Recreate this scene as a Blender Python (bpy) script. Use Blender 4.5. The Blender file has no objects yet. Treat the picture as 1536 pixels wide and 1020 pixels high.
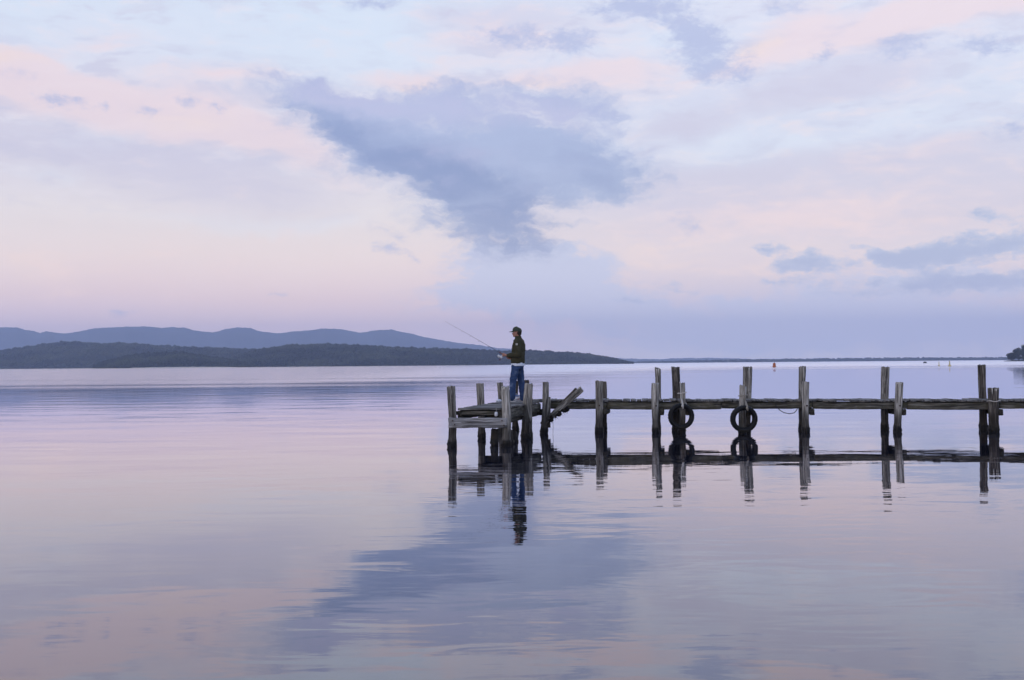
import bpy, bmesh, math, random
from mathutils import Vector, Matrix, noise as mnoise

# ------------------------------------------------------------------ scene, camera
sc = bpy.context.scene
COL = sc.collection
random.seed(7)
F = 1706.7            # focal length in photo pixels (1536 wide)
CAM_H = 1.67
PITCH = math.atan(35.5 / F)
ROLL = 0.0085

cp, sp = math.cos(PITCH), math.sin(PITCH)
FWD = Vector((0, cp, sp))
R0, U0 = Vector((1, 0, 0)), Vector((0, -sp, cp))
RIGHT = R0 * math.cos(ROLL) - U0 * math.sin(ROLL)
UP = R0 * math.sin(ROLL) + U0 * math.cos(ROLL)
CAMPOS = Vector((0, 0, CAM_H))

cam_d = bpy.data.cameras.new("camera")
cam = bpy.data.objects.new("camera", cam_d)
COL.objects.link(cam)
m3 = Matrix((RIGHT, UP, -FWD)).transposed()
cam.matrix_world = Matrix.Translation(CAMPOS) @ m3.to_4x4()
cam_d.sensor_fit = 'HORIZONTAL'
cam_d.sensor_width = 36.0
cam_d.lens = F / 1536 * 36
cam_d.clip_start = 0.1
cam_d.clip_end = 40000
sc.camera = cam


def ray(px, py):
    return FWD + RIGHT * ((px - 768) / F) + UP * ((510 - py) / F)


def on_water(px, py, z=0.0):
    d = ray(px, py)
    return CAMPOS + d * ((z - CAM_H) / d.z)


def at_depth(px, py, Y):
    d = ray(px, py)
    return CAMPOS + d * (Y / d.y)


# ------------------------------------------------------------------ render settings
sc.render.engine = 'CYCLES'
sc.cycles.use_denoising = True
sc.cycles.use_adaptive_sampling = False
sc.cycles.max_bounces = 8
sc.cycles.diffuse_bounces = 2
sc.cycles.glossy_bounces = 3
sc.cycles.volume_bounces = 2
sc.view_settings.view_transform = 'Standard'
sc.view_settings.look = 'None'
sc.view_settings.exposure = 0.0
sc.view_settings.gamma = 1.0


def s2l(c):
    out = []
    for v in c:
        v = v / 255.0
        out.append(v / 12.92 if v <= 0.04045 else ((v + 0.055) / 1.055) ** 2.4)
    return (out[0], out[1], out[2], 1.0)


class NT:
    """small node-tree helper"""

    def __init__(self, tree):
        self.t = tree
        self.n = tree.nodes
        self.l = tree.links

    def new(self, typ, **kw):
        nd = self.n.new(typ)
        for k, v in kw.items():
            setattr(nd, k, v)
        return nd

    def put(self, sock, v):
        if v is None:
            return
        if isinstance(v, bpy.types.NodeSocket):
            self.l.new(v, sock)
        else:
            sock.default_value = v

    def math(self, op, a, b=None, c=None, clamp=False):
        nd = self.new('ShaderNodeMath', operation=op, use_clamp=clamp)
        self.put(nd.inputs[0], a)
        self.put(nd.inputs[1], b)
        self.put(nd.inputs[2], c)
        return nd.outputs[0]

    def vmath(self, op, a, b=None, scale=None):
        nd = self.new('ShaderNodeVectorMath', operation=op)
        self.put(nd.inputs[0], a)
        self.put(nd.inputs[1], b)
        if scale is not None:
            self.put(nd.inputs[3], scale)
        return nd.outputs[0]

    def noise(self, vec, scale, detail=4, rough=0.5, lac=2.0, col=False, dist=0.0):
        nd = self.new('ShaderNodeTexNoise')
        self.put(nd.inputs['Vector'], vec)
        nd.inputs['Scale'].default_value = scale
        nd.inputs['Detail'].default_value = detail
        nd.inputs['Roughness'].default_value = rough
        nd.inputs['Lacunarity'].default_value = lac
        nd.inputs['Distortion'].default_value = dist
        return nd.outputs['Color'] if col else nd.outputs[0]

    def remap(self, v, a, b, c=0.0, d=1.0, smooth=True):
        nd = self.new('ShaderNodeMapRange')
        nd.interpolation_type = 'SMOOTHSTEP' if smooth else 'LINEAR'
        nd.clamp = True
        self.put(nd.inputs[0], v)
        for i, x in enumerate((a, b, c, d)):
            self.put(nd.inputs[i + 1], x)
        return nd.outputs[0]

    def mix(self, f, a, b, blend='MIX'):
        nd = self.new('ShaderNodeMix', data_type='RGBA', blend_type=blend)
        nd.clamp_factor = True
        self.put(nd.inputs[0], f)
        self.put(nd.inputs[6], a)
        self.put(nd.inputs[7], b)
        return nd.outputs[2]

    def ramp(self, f, stops, interp='LINEAR'):
        nd = self.new('ShaderNodeValToRGB')
        cr = nd.color_ramp
        cr.interpolation = interp
        while len(cr.elements) < len(stops):
            cr.elements.new(0.5)
        for e, (p, c) in zip(cr.elements, stops):
            e.position = p
            e.color = c
        self.put(nd.inputs[0], f)
        return nd.outputs[0]

    def combine(self, x, y, z=0.0):
        nd = self.new('ShaderNodeCombineXYZ')
        for i, v in enumerate((x, y, z)):
            self.put(nd.inputs[i], v)
        return nd.outputs[0]

    def separate(self, v):
        nd = self.new('ShaderNodeSeparateXYZ')
        self.put(nd.inputs[0], v)
        return nd.outputs


# ------------------------------------------------------------------ sky (world)
SUN_EL, SUN_AZ = math.radians(14), math.radians(215)   # low glow behind and left of the viewer

world = bpy.data.worlds.new("World")
sc.world = world
world.use_nodes = True
W = NT(world.node_tree)
W.n.clear()
out = W.new('ShaderNodeOutputWorld')
gen = W.new('ShaderNodeTexCoord').outputs['Generated']
dirv = W.vmath('NORMALIZE', gen)
dx, dy, dz = W.separate(dirv)
azim = W.math('ARCTAN2', dx, dy)
elev = W.math('ARCSINE', W.math('MAXIMUM', dz, 0.0))
K = F / 100.0                                  # sky units: about 100 photo pixels
Uc = W.math('MULTIPLY', azim, K)
Vc = W.math('MULTIPLY', elev, K)
sky0 = W.combine(Uc, Vc, 0.0)


def sky_uv(px, py):
    d = ray(px, py).normalized()
    return math.atan2(d.x, d.y) * K, math.asin(d.z) * K


# warps
wn = W.noise(W.vmath('MULTIPLY', sky0, (0.8, 1.2, 1.0)), 1.0, 5, 0.55, col=True)
warp = W.vmath('MULTIPLY', W.vmath('SUBTRACT', wn, (0.5, 0.5, 0.5)), (0.9, 0.45, 0.0))
skyw = W.vmath('ADD', sky0, warp)
wn2 = W.noise(W.vmath('MULTIPLY', sky0, (3.0, 4.5, 1.0)), 1.0, 5, 0.6, col=True)
warp2 = W.vmath('MULTIPLY', W.vmath('SUBTRACT', wn2, (0.5, 0.5, 0.5)), (0.55, 0.32, 0.0))
skyw2 = W.vmath('ADD', skyw, warp2)
skyf = W.vmath('ADD', sky0, W.vmath('ADD', W.vmath('SCALE', warp, None, scale=0.35), warp2))


def blobs(vec, lst):
    """sum of soft elliptic patches; each (px, py, rx, ry, rot_deg (+ = falls to the right), amp)"""
    acc = None
    for (px, py, rx, ry, rot, amp) in lst:
        u, v = sky_uv(px, py)
        mp = W.new('ShaderNodeMapping', vector_type='TEXTURE')
        W.put(mp.inputs[0], vec)
        mp.inputs[1].default_value = (u, v, 0)
        mp.inputs[2].default_value = (0, 0, math.radians(-rot))
        mp.inputs[3].default_value = (rx / 100, ry / 100, 1)
        g = W.new('ShaderNodeTexGradient', gradient_type='SPHERICAL')
        W.l.new(mp.outputs[0], g.inputs[0])
        if acc is None:
            acc = W.math('MULTIPLY', g.outputs[1], amp)
        else:
            acc = W.math('MULTIPLY_ADD', g.outputs[1], amp, acc)
    return acc


def frayed(patch, nz, k=3.0):
    """add edge noise to a patch sum, only where the patch is"""
    return W.math('MULTIPLY_ADD', nz, W.math('MULTIPLY', patch, k, clamp=True), patch)


# base: vertical colour ramps for the left and the right of the view
def el_pos(py):
    return min(max((546 - py) / 100.0 / 10.0, 0.0), 1.0)


vn = W.math('DIVIDE', W.math('ADD', Vc, W.math('MULTIPLY', W.math('SUBTRACT', W.noise(sky0, 0.5, 2, 0.5), 0.5), 0.5)), 10.0)
left = W.ramp(vn, [(el_pos(546), s2l((232, 214, 232))), (el_pos(490), s2l((226, 206, 224))), (el_pos(445), s2l((228, 206, 214))),
                   (el_pos(385), s2l((232, 216, 220))), (el_pos(320), s2l((232, 223, 229))), (el_pos(240), s2l((214, 208, 226))),
                   (el_pos(165), s2l((222, 213, 227))), (el_pos(100), s2l((222, 224, 240))), (el_pos(0), s2l((214, 226, 244))),
                   (0.75, s2l((188, 205, 240))), (1.0, s2l((150, 182, 240)))])
right = W.ramp(vn, [(el_pos(546), s2l((212, 212, 236))), (el_pos(505), s2l((198, 200, 230))), (el_pos(462), s2l((200, 198, 224))),
                    (el_pos(430), s2l((212, 202, 219))), (el_pos(385), s2l((222, 209, 221))), (el_pos(320), s2l((214, 205, 225))),
                    (el_pos(220), s2l((214, 216, 236))), (el_pos(110), s2l((219, 220, 238))), (el_pos(0), s2l((224, 224, 240))),
                    (0.75, s2l((188, 205, 240))), (1.0, s2l((150, 182, 240)))])
lr = W.remap(W.math('ADD', Uc, W.math('MULTIPLY', W.math('SUBTRACT', W.noise(sky0, 0.7, 3), 0.5), 3.0)), -2.6, 3.2)
base = W.mix(lr, left, right)

# high thin streaks: pale ice-blue and mauve
st_v = W.vmath('ADD', W.vmath('MULTIPLY', W.vmath('ADD', sky0, W.vmath('SCALE', warp, None, scale=1.2)), (0.42, 1.9, 1.0)), (3.1, 7.7, 0.0))
streak = W.noise(st_v, 1.0, 7, 0.55)
hi_gate = W.remap(Vc, 1.6, 3.4)
base = W.mix(W.math('MULTIPLY', W.remap(streak, 0.52, 0.72, 0, 0.55), hi_gate), base, s2l((226, 232, 246)))
base = W.mix(W.math('MULTIPLY', W.remap(streak, 0.47, 0.30, 0, 0.5), hi_gate), base, s2l((208, 200, 220)))

# fine mottling of the thin high cloud
mot = W.noise(W.vmath('MULTIPLY', skyw, (1.3, 4.2, 1.0)), 1.0, 8, 0.56)
base = W.mix(W.math('MULTIPLY', W.remap(mot, 0.49, 0.66, 0, 0.62), hi_gate), base, s2l((230, 230, 243)))
base = W.mix(W.math('MULTIPLY', W.remap(mot, 0.49, 0.33, 0, 0.62), hi_gate), base, s2l((203, 199, 222)))
# clear blue and white patches
clear = blobs(skyw, [(20, 20, 130, 110, 0, 0.9), (430, 75, 330, 90, 0, 1.0), (560, 60, 160, 80, 0, 0.7), (990, 60, 170, 90, 0, 0.7),
                     (1260, 5, 70, 30, 0, 0.7), (1130, 215, 280, 70, -14, 0.5), (1480, 120, 170, 70, -10, 0.6)])
base = W.mix(W.remap(clear, 0.1, 0.95, 0, 0.62), base, s2l((217, 228, 245)))
whit = blobs(skyw2, [(1205, 230, 80, 40, 30, 1.0), (1080, 205, 150, 40, -20, 0.8), (1320, 190, 160, 35, -14, 0.7), (500, 330, 200, 30, -4, 0.5),
                     (60, 255, 150, 25, 0, 0.5), (300, 330, 260, 30, 3, 0.5), (880, 165, 60, 40, 20, 0.6), (930, 225, 70, 40, 30, 0.7)])
base = W.mix(W.remap(whit, 0.15, 0.9, 0, 0.7), base, s2l((226, 231, 246)))
# mauve veils
veil = blobs(skyw, [(700, 20, 220, 40, 0, 0.5), (1150, 150, 260, 50, -14, 0.5), (250, 100, 200, 30, -6, 0.4), (830, 40, 260, 50, 0, 0.6), (1380, 265, 380, 90, -8, 0.9), (1060, 275, 240, 50, -4, 0.8), (1250, 110, 300, 60, -14, 0.5), (350, 285, 270, 70, 4, 1.0), (130, 215, 260, 45, 4, 0.7), (1440, 300, 260, 60, -6, 0.9), (1180, 270, 300, 50, -4, 0.6),
                    (1330, 120, 200, 30, -10, 0.6), (1000, 190, 120, 30, -10, 0.5)])
base = W.mix(W.remap(veil, 0.1, 0.95, 0, 0.75), base, s2l((209, 202, 223)))
# pink and peach afterglow
pink = blobs(skyw, [(270, 180, 260, 40, 8, 0.8), (60, 130, 160, 40, 4, 0.6), (780, 70, 240, 40, -6, 0.55), (1000, 130, 160, 34, -8, 0.5), (1360, 150, 300, 36, -10, 0.35), (1450, 20, 240, 40, -8, 0.6), (1250, 300, 380, 60, -3, 0.5), (170, 155, 300, 48, 6, 1.0), (420, 215, 180, 40, 22, 0.8), (10, 90, 110, 34, 0, 0.9), (155, 60, 90, 30, 0, 0.5), (330, 118, 130, 36, -4, 0.75),
                    (620, 122, 130, 24, 4, 1.0), (800, 118, 130, 22, -4, 1.0), (930, 108, 130, 32, -8, 1.0), (1180, 55, 130, 42, -22, 1.2),
                    (1330, 30, 260, 36, -14, 1.0), (1480, 3, 130, 26, -8, 0.9), (1200, 335, 330, 34, 0, 0.65), (700, 45, 120, 40, 0, 0.4),
                    (1400, 225, 190, 26, -8, 0.45)])
base = W.mix(W.remap(W.math('MULTIPLY_ADD', W.math('SUBTRACT', mot, 0.5), 1.6, pink), 0.0, 1.0, 0, 0.8), base, s2l((241, 217, 222)))
peach = blobs(skyw, [(1130, 72, 60, 24, -20, 1.0), (0, 88, 60, 26, 0, 0.8), (60, 398, 260, 50, 0, 0.4), (620, 128, 60, 14, 0, 0.6), (820, 122, 60, 14, 0, 0.7),
                     (270, 175, 120, 26, 6, 0.6), (1180, 400, 220, 40, 0, 0.5), (960, 380, 160, 50, 0, 0.5)])
base = W.mix(W.remap(W.math('MULTIPLY_ADD', W.math('SUBTRACT', mot, 0.5), 1.2, peach), 0.05, 1.0, 0, 0.65), base, s2l((245, 220, 213)))

# the big blue-grey cloud and its tail
edge = W.noise(W.vmath('MULTIPLY', skyf, (1.5, 3.0, 1.0)), 1.0, 10, 0.64)
fray = W.noise(W.vmath('MULTIPLY', skyw2, (2.6, 6.4, 1.0)), 1.0, 10, 0.66)
fray_s = W.math('SUBTRACT', fray, 0.5)
edge_s = W.math('MULTIPLY_ADD', W.math('SUBTRACT', edge, 0.5), 2.9, W.math('MULTIPLY', fray_s, 1.6))
big = blobs(skyw2, [(775, 275, 150, 60, 8, 1.0), (470, 132, 120, 30, 10, 0.9), (470, 165, 120, 44, 16, 0.95), (560, 200, 150, 56, 18, 1.0), (545, 240, 110, 40, 8, 0.75), (610, 150, 140, 40, 0, 0.9),
                    (650, 200, 200, 70, 8, 1.0), (720, 150, 140, 40, 0, 0.8), (800, 200, 190, 80, 4, 1.0), (860, 150, 120, 46, 14, 1.0), (800, 250, 170, 70, 0, 1.0),
                    (900, 250, 140, 56, 10, 1.0), (935, 262, 110, 30, 4, 0.7), (640, 255, 170, 60, 22, 0.9), (690, 300, 140, 62, 30, 1.0), (745, 335, 110, 60, 14, 1.0),
                    (890, 290, 110, 30, 0, 0.8), (770, 370, 130, 34, 6, 0.9), (848, 333, 70, 12, 4, 0.9), (640, 330, 90, 26, 20, 0.45)])
bigm = W.remap(frayed(big, edge_s, 1.7), 0.02, 1.45)
tail = blobs(skyw2, [(1440, 418, 260, 46, -3, 0.55), (1240, 420, 130, 36, 0, 0.35), (790, 388, 150, 40, 0, 1.0), (850, 425, 180, 40, 0, 0.6), (790, 410, 170, 60, 0, 1.0), (770, 450, 220, 34, 0, 0.9), (890, 460, 200, 34, 0, 0.8), (1100, 490, 420, 50, 0, 0.9), (1400, 485, 460, 70, 0, 0.9)])
tailm = W.remap(frayed(tail, W.math('MULTIPLY', edge_s, 0.7)), 0.02, 0.85, 0, 0.9)
base = W.mix(tailm, base, s2l((186, 196, 232)))
dark = blobs(skyw2, [(500, 190, 130, 36, 14, 0.6), (590, 232, 200, 56, 16, 0.9), (690, 270, 190, 60, 24, 1.0), (745, 320, 130, 80, 14, 1.0), (900, 255, 140, 50, 8, 0.6), (850, 285, 130, 30, 0, 0.5), (770, 370, 130, 34, 6, 0.7)])
pale = blobs(skyw2, [(650, 160, 220, 44, 4, 1.0), (850, 165, 140, 42, 10, 0.9), (480, 138, 140, 30, 12, 0.9), (700, 235, 110, 24, 12, 0.5)])
ccol = W.mix(W.remap(W.math('ADD', dark, W.math('MULTIPLY', edge_s, 0.45)), -0.2, 1.35), s2l((167, 178, 216)), s2l((124, 140, 191)))
ccol = W.mix(W.remap(W.math('ADD', pale, W.math('MULTIPLY', edge_s, 0.45)), -0.1, 1.1, 0, 0.9), ccol, s2l((188, 187, 222)))
ccol = W.mix(W.remap(streak, 0.50, 0.72, 0, 0.4), ccol, s2l((178, 188, 224)))
base = W.mix(bigm, base, ccol)

# right-hand low clouds
edge2 = W.math('MULTIPLY', W.math('SUBTRACT', W.noise(W.vmath('ADD', W.vmath('MULTIPLY', sky0, (2.4, 5.2, 1.0)), (5.0, 2.0, 0.0)), 1.0, 10, 0.68), 0.5), 1.7)
lowc = blobs(skyf, [(1390, 404, 90, 14, -4, 0.7), (1212, 400, 85, 38, 4, 1.4), (1150, 374, 46, 14, 4, 1.0), (1360, 387, 100, 22, -4, 1.3), (1500, 366, 190, 36, -3, 1.5),
                    (1440, 420, 230, 19, -2, 1.5), (1480, 320, 56, 16, 10, 1.0), (1262, 446, 120, 14, 0, 0.8), (1015, 430, 80, 16, 10, 0.85),
                    (940, 453, 80, 12, 4, 0.85), (1155, 426, 50, 11, 0, 0.9), (1500, 436, 190, 20, 0, 0.8), (1295, 373, 60, 15, 20, 0.8)])
lowm = W.remap(frayed(lowc, W.math('MULTIPLY_ADD', fray_s, 1.8, edge2), 2.0), 0.34, 1.1, 0, 0.95)
lowcol = W.mix(W.remap(W.math('MULTIPLY_ADD', edge2, 1.2, lowc), 0.4, 1.5), s2l((178, 189, 224)), s2l((152, 168, 212)))
base = W.mix(lowm, base, lowcol)

# small dark wisps
edge3 = W.math('MULTIPLY', W.math('SUBTRACT', W.noise(W.vmath('ADD', W.vmath('MULTIPLY', sky0, (5.0, 8.5, 1.0)), (9.0, 4.0, 0.0)), 1.0, 10, 0.72), 0.5), 2.1)
wisp = blobs(skyf, [(1000, 22, 140, 40, 6, 0.7), (830, 60, 120, 26, 0, 0.5), (1430, 70, 130, 30, -6, 0.5), (1090, 110, 70, 24, 10, 0.6), (80, 149, 44, 17, 8, 1.0), (25, 112, 50, 12, 10, 0.6), (130, 155, 36, 10, 10, 0.6), (158, 158, 14, 14, 0, 0.7), (225, 165, 28, 18, 0, 0.75),
                    (281, 150, 20, 14, 0, 1.0), (322, 159, 34, 12, 10, 0.85), (578, 371, 30, 13, 20, 1.1), (612, 382, 34, 11, 30, 0.85), (185, 465, 40, 13, -8, 1.1),
                    (415, 439, 24, 8, 0, 0.9), (560, 4, 70, 18, 0, 1.0), (765, 55, 110, 24, 4, 1.05), (868, 68, 50, 26, 0, 1.1),
                    (950, 8, 130, 26, 0, 1.1), (1060, 82, 96, 52, 16, 1.25), (1045, 50, 60, 24, 20, 0.9), (1172, 10, 60, 24, 0, 1.0), (1240, 80, 36, 22, 0, 0.9),
                    (1350, 66, 70, 24, -6, 0.95), (1500, 70, 60, 24, 0, 0.9), (1525, 192, 80, 24, -6, 0.9), (1030, 335, 50, 24, 30, 0.7),
                    (590, 350, 70, 20, 20, 0.6), (470, 130, 90, 22, 14, 0.8), (720, 390, 60, 16, 10, 0.8), (910, 170, 60, 30, 24, 0.8), (960, 232, 50, 16, 10, 0.7)])
wm = W.remap(frayed(wisp, W.math('MULTIPLY_ADD', fray_s, 2.2, edge3), 1.6), 0.12, 1.35, 0, 0.8)
base = W.mix(wm, base, s2l((172, 179, 218)))

# clouds for the rest of the dome (behind and above the view)
gn = W.noise(W.vmath('MULTIPLY', dirv, (2.2, 2.2, 5.0)), 1.0, 7, 0.58)
off = W.remap(Vc, 6.0, 9.0)
base = W.mix(W.math('MULTIPLY', W.remap(gn, 0.45, 0.7, 0, 0.6), off), base, s2l((205, 198, 222)))

glow = W.ramp(W.math('DIVIDE', Vc, 4.0), [(0.0, (0.90, 0.85, 0.72, 1)), (0.25, (0.74, 0.705, 0.62, 1)), (0.5, (0.57, 0.555, 0.52, 1)), (0.75, (0.5, 0.5, 0.5, 1))])
base = W.mix(1.0, base, glow, 'MULTIPLY')
bg = W.new('ShaderNodeBackground')
W.put(bg.inputs[0], base)
bg.inputs[1].default_value = 2.0   # the ramp above is halved
nish = W.new('ShaderNodeTexSky', sky_type='NISHITA')
nish.sun_disc = False
nish.sun_elevation = math.radians(2)
nish.sun_rotation = SUN_AZ
bg2 = W.new('ShaderNodeBackground')
W.put(bg2.inputs[0], nish.outputs[0])
bg2.inputs[1].default_value = 0.08
adds = W.new('ShaderNodeAddShader')
W.l.new(bg.outputs[0], adds.inputs[0])
W.l.new(bg2.outputs[0], adds.inputs[1])
W.l.new(adds.outputs[0], out.inputs[0])

# ------------------------------------------------------------------ sun (very soft afterglow)
sun_d = bpy.data.lights.new("sun", 'SUN')
sun_d.energy = 0.5
sun_d.angle = math.radians(35)
sun_d.color = (1.0, 0.93, 0.88)
sun = bpy.data.objects.new("sun", sun_d)
COL.objects.link(sun)
sdir = Vector((math.sin(SUN_AZ) * math.cos(SUN_EL), math.cos(SUN_AZ) * math.cos(SUN_EL), math.sin(SUN_EL)))
sun.rotation_euler = sdir.to_track_quat('Z', 'Y').to_euler()

HAZE_DENSITY = 1.65e-4


# ------------------------------------------------------------------ object helpers
def tag(o, label=None, cat=None, group=None, kind=None):
    if label:
        o['label'] = label
    if cat:
        o['category'] = cat
    if group:
        o['group'] = group
    if kind:
        o['kind'] = kind
    return o


def empty(name, loc=(0, 0, 0)):
    o = bpy.data.objects.new(name, None)
    o.empty_display_size = 0.2
    COL.objects.link(o)
    o.location = loc
    return o


def link_mesh(name, me, mat, parent=None):
    o = bpy.data.objects.new(name, me)
    COL.objects.link(o)
    if mat is not None:
        me.materials.append(mat)
    if parent is not None:
        o.parent = parent
        o.matrix_parent_inverse = Matrix.Identity(4)
    return o


def mesh_obj(name, verts, faces, mat, parent=None, smooth=True, grain=None):
    me = bpy.data.meshes.new(name)
    me.from_pydata([tuple(v) for v in verts], [], faces)
    bm = bmesh.new()
    bm.from_mesh(me)
    bmesh.ops.recalc_face_normals(bm, faces=bm.faces)
    bm.to_mesh(me)
    bm.free()
    if smooth:
        me.polygons.foreach_set('use_smooth', [True] * len(me.polygons))
    if grain is not None:
        a = me.attributes.new('grain', 'FLOAT_VECTOR', 'POINT')
        flat = []
        for g in grain:
            flat.extend(g)
        a.data.foreach_set('vector', flat)
    me.update()
    return link_mesh(name, me, mat, parent)


class MB:
    """collects pieces into one mesh"""

    def __init__(self):
        self.v, self.f, self.g = [], [], []

    def add(self, v, f, g=None):
        b = len(self.v)
        self.v += [Vector(p) for p in v]
        self.f += [tuple(i + b for i in q) for q in f]
        self.g += list(g) if g is not None else [(p[0], p[1], p[2]) for p in v]

    def build(self, name, mat, parent=None, smooth=True):
        return mesh_obj(name, self.v, self.f, mat, parent, smooth, self.g)


def n3(x, y, z):
    return mnoise.noise(Vector((x, y, z)))


# ------------------------------------------------------------------ materials
def new_mat(name):
    m = bpy.data.materials.new(name)
    m.use_nodes = True
    t = NT(m.node_tree)
    t.n.clear()
    o = t.new('ShaderNodeOutputMaterial')
    return m, t, o


def principled(t, o, col, rough=0.7, bump=None, spec=0.3, metal=0.0, bdist=0.01, bstr=1.0):
    p = t.new('ShaderNodeBsdfPrincipled')
    t.put(p.inputs['Base Color'], col)
    t.put(p.inputs['Roughness'], rough)
    p.inputs['Specular IOR Level'].default_value = spec
    p.inputs['Metallic'].default_value = metal
    if bump is not None:
        b = t.new('ShaderNodeBump')
        b.inputs['Distance'].default_value = bdist
        b.inputs['Strength'].default_value = bstr
        t.put(b.inputs['Height'], bump)
        t.l.new(b.outputs[0], p.inputs['Normal'])
    t.l.new(p.outputs[0], o.inputs[0])
    return p


def wood_mat(name, dark, mid, light, wet=True, moss=0.0):
    m, t, o = new_mat(name)
    at = t.new('ShaderNodeAttribute', attribute_type='GEOMETRY', attribute_name='grain')
    g = at.outputs['Vector']
    big = t.noise(t.vmath('MULTIPLY', g, (5, 5, 1.3)), 1.0, 4, 0.6)
    fib = t.noise(t.vmath('MULTIPLY', g, (42, 42, 2.6)), 1.0, 6, 0.65)
    crack = t.noise(t.vmath('MULTIPLY', g, (24, 24, 1.1)), 1.0, 3, 0.5, dist=0.4)
    c = t.mix(t.remap(big, 0.36, 0.62), s2l(dark), s2l(mid))
    c = t.mix(t.remap(fib, 0.47, 0.64, 0, 0.95), c, s2l(light))
    ck = t.remap(crack, 0.46, 0.39)
    c = t.mix(t.math('MULTIPLY', ck, 0.65), c, s2l((32, 29, 27)))
    blot = t.noise(t.vmath('MULTIPLY', g, (9, 9, 5)), 1.0, 5, 0.7)
    c = t.mix(t.remap(blot, 0.62, 0.74, 0, 0.6), c, s2l((150, 148, 142)))
    c = t.mix(t.remap(blot, 0.40, 0.28, 0, 0.7), c, s2l((46, 43, 37)))
    if moss:
        ms = t.noise(t.vmath('MULTIPLY', g, (7, 7, 3)), 1.0, 5, 0.65)
        c = t.mix(t.remap(ms, 0.48, 0.66, 0, moss), c, s2l((66, 64, 38)))
    rough = 0.8
    if wet:
        geo = t.new('ShaderNodeNewGeometry')
        z = t.separate(geo.outputs['Position'])[2]
        zz = t.math('ADD', z, t.math('MULTIPLY', t.math('SUBTRACT', blot, 0.5), 0.22))
        c = t.mix(t.remap(zz, 0.66, 0.28, 0, 0.8), c, s2l((44, 40, 35)))
        wetf = t.remap(zz, 0.16, 0.09)
        c = t.mix(wetf, c, s2l((10, 10, 9)))
        rough = t.remap(zz, 0.16, 0.09, 0.85, 0.45)
    h = t.math('ADD', t.math('MULTIPLY', fib, 0.5), t.math('MULTIPLY', ck, -0.9))
    principled(t, o, c, rough, bump=h, spec=0.25, bdist=0.012, bstr=0.9)
    return m


M_POST = wood_mat('weathered_post_wood', (82, 79, 73), (126, 122, 114), (172, 168, 160))
M_POST_PALE = wood_mat('pale_post_wood', (106, 103, 96), (152, 148, 140), (198, 194, 186))
M_POST_DARK = wood_mat('dark_post_wood', (52, 48, 44), (80, 75, 69), (122, 116, 107))
M_BEAM = wood_mat('dark_beam_wood', (58, 56, 50), (86, 83, 74), (120, 117, 108), wet=False, moss=0.6)
M_BEAM_PALE = wood_mat('pale_beam_wood', (108, 107, 106), (140, 139, 138), (168, 167, 166), wet=False)
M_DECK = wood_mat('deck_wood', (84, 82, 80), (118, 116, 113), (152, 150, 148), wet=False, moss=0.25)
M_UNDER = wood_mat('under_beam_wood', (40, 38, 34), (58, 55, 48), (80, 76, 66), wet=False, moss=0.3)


def simple_mat(name, col, rough=0.6, var=0.15, scale=20.0, spec=0.3, metal=0.0, bdist=0.002):
    m, t, o = new_mat(name)
    tc = t.new('ShaderNodeTexCoord').outputs['Object']
    n = t.noise(tc, scale, 5, 0.6)
    c0 = s2l(col)
    lo = tuple(max(0.0, v * (1 - var)) for v in c0[:3]) + (1,)
    hi = tuple(min(1.0, v * (1 + var)) for v in c0[:3]) + (1,)
    c = t.mix(t.remap(n, 0.3, 0.7), lo, hi)
    principled(t, o, c, rough, bump=n, spec=spec, metal=metal, bdist=bdist)
    return m


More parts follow.
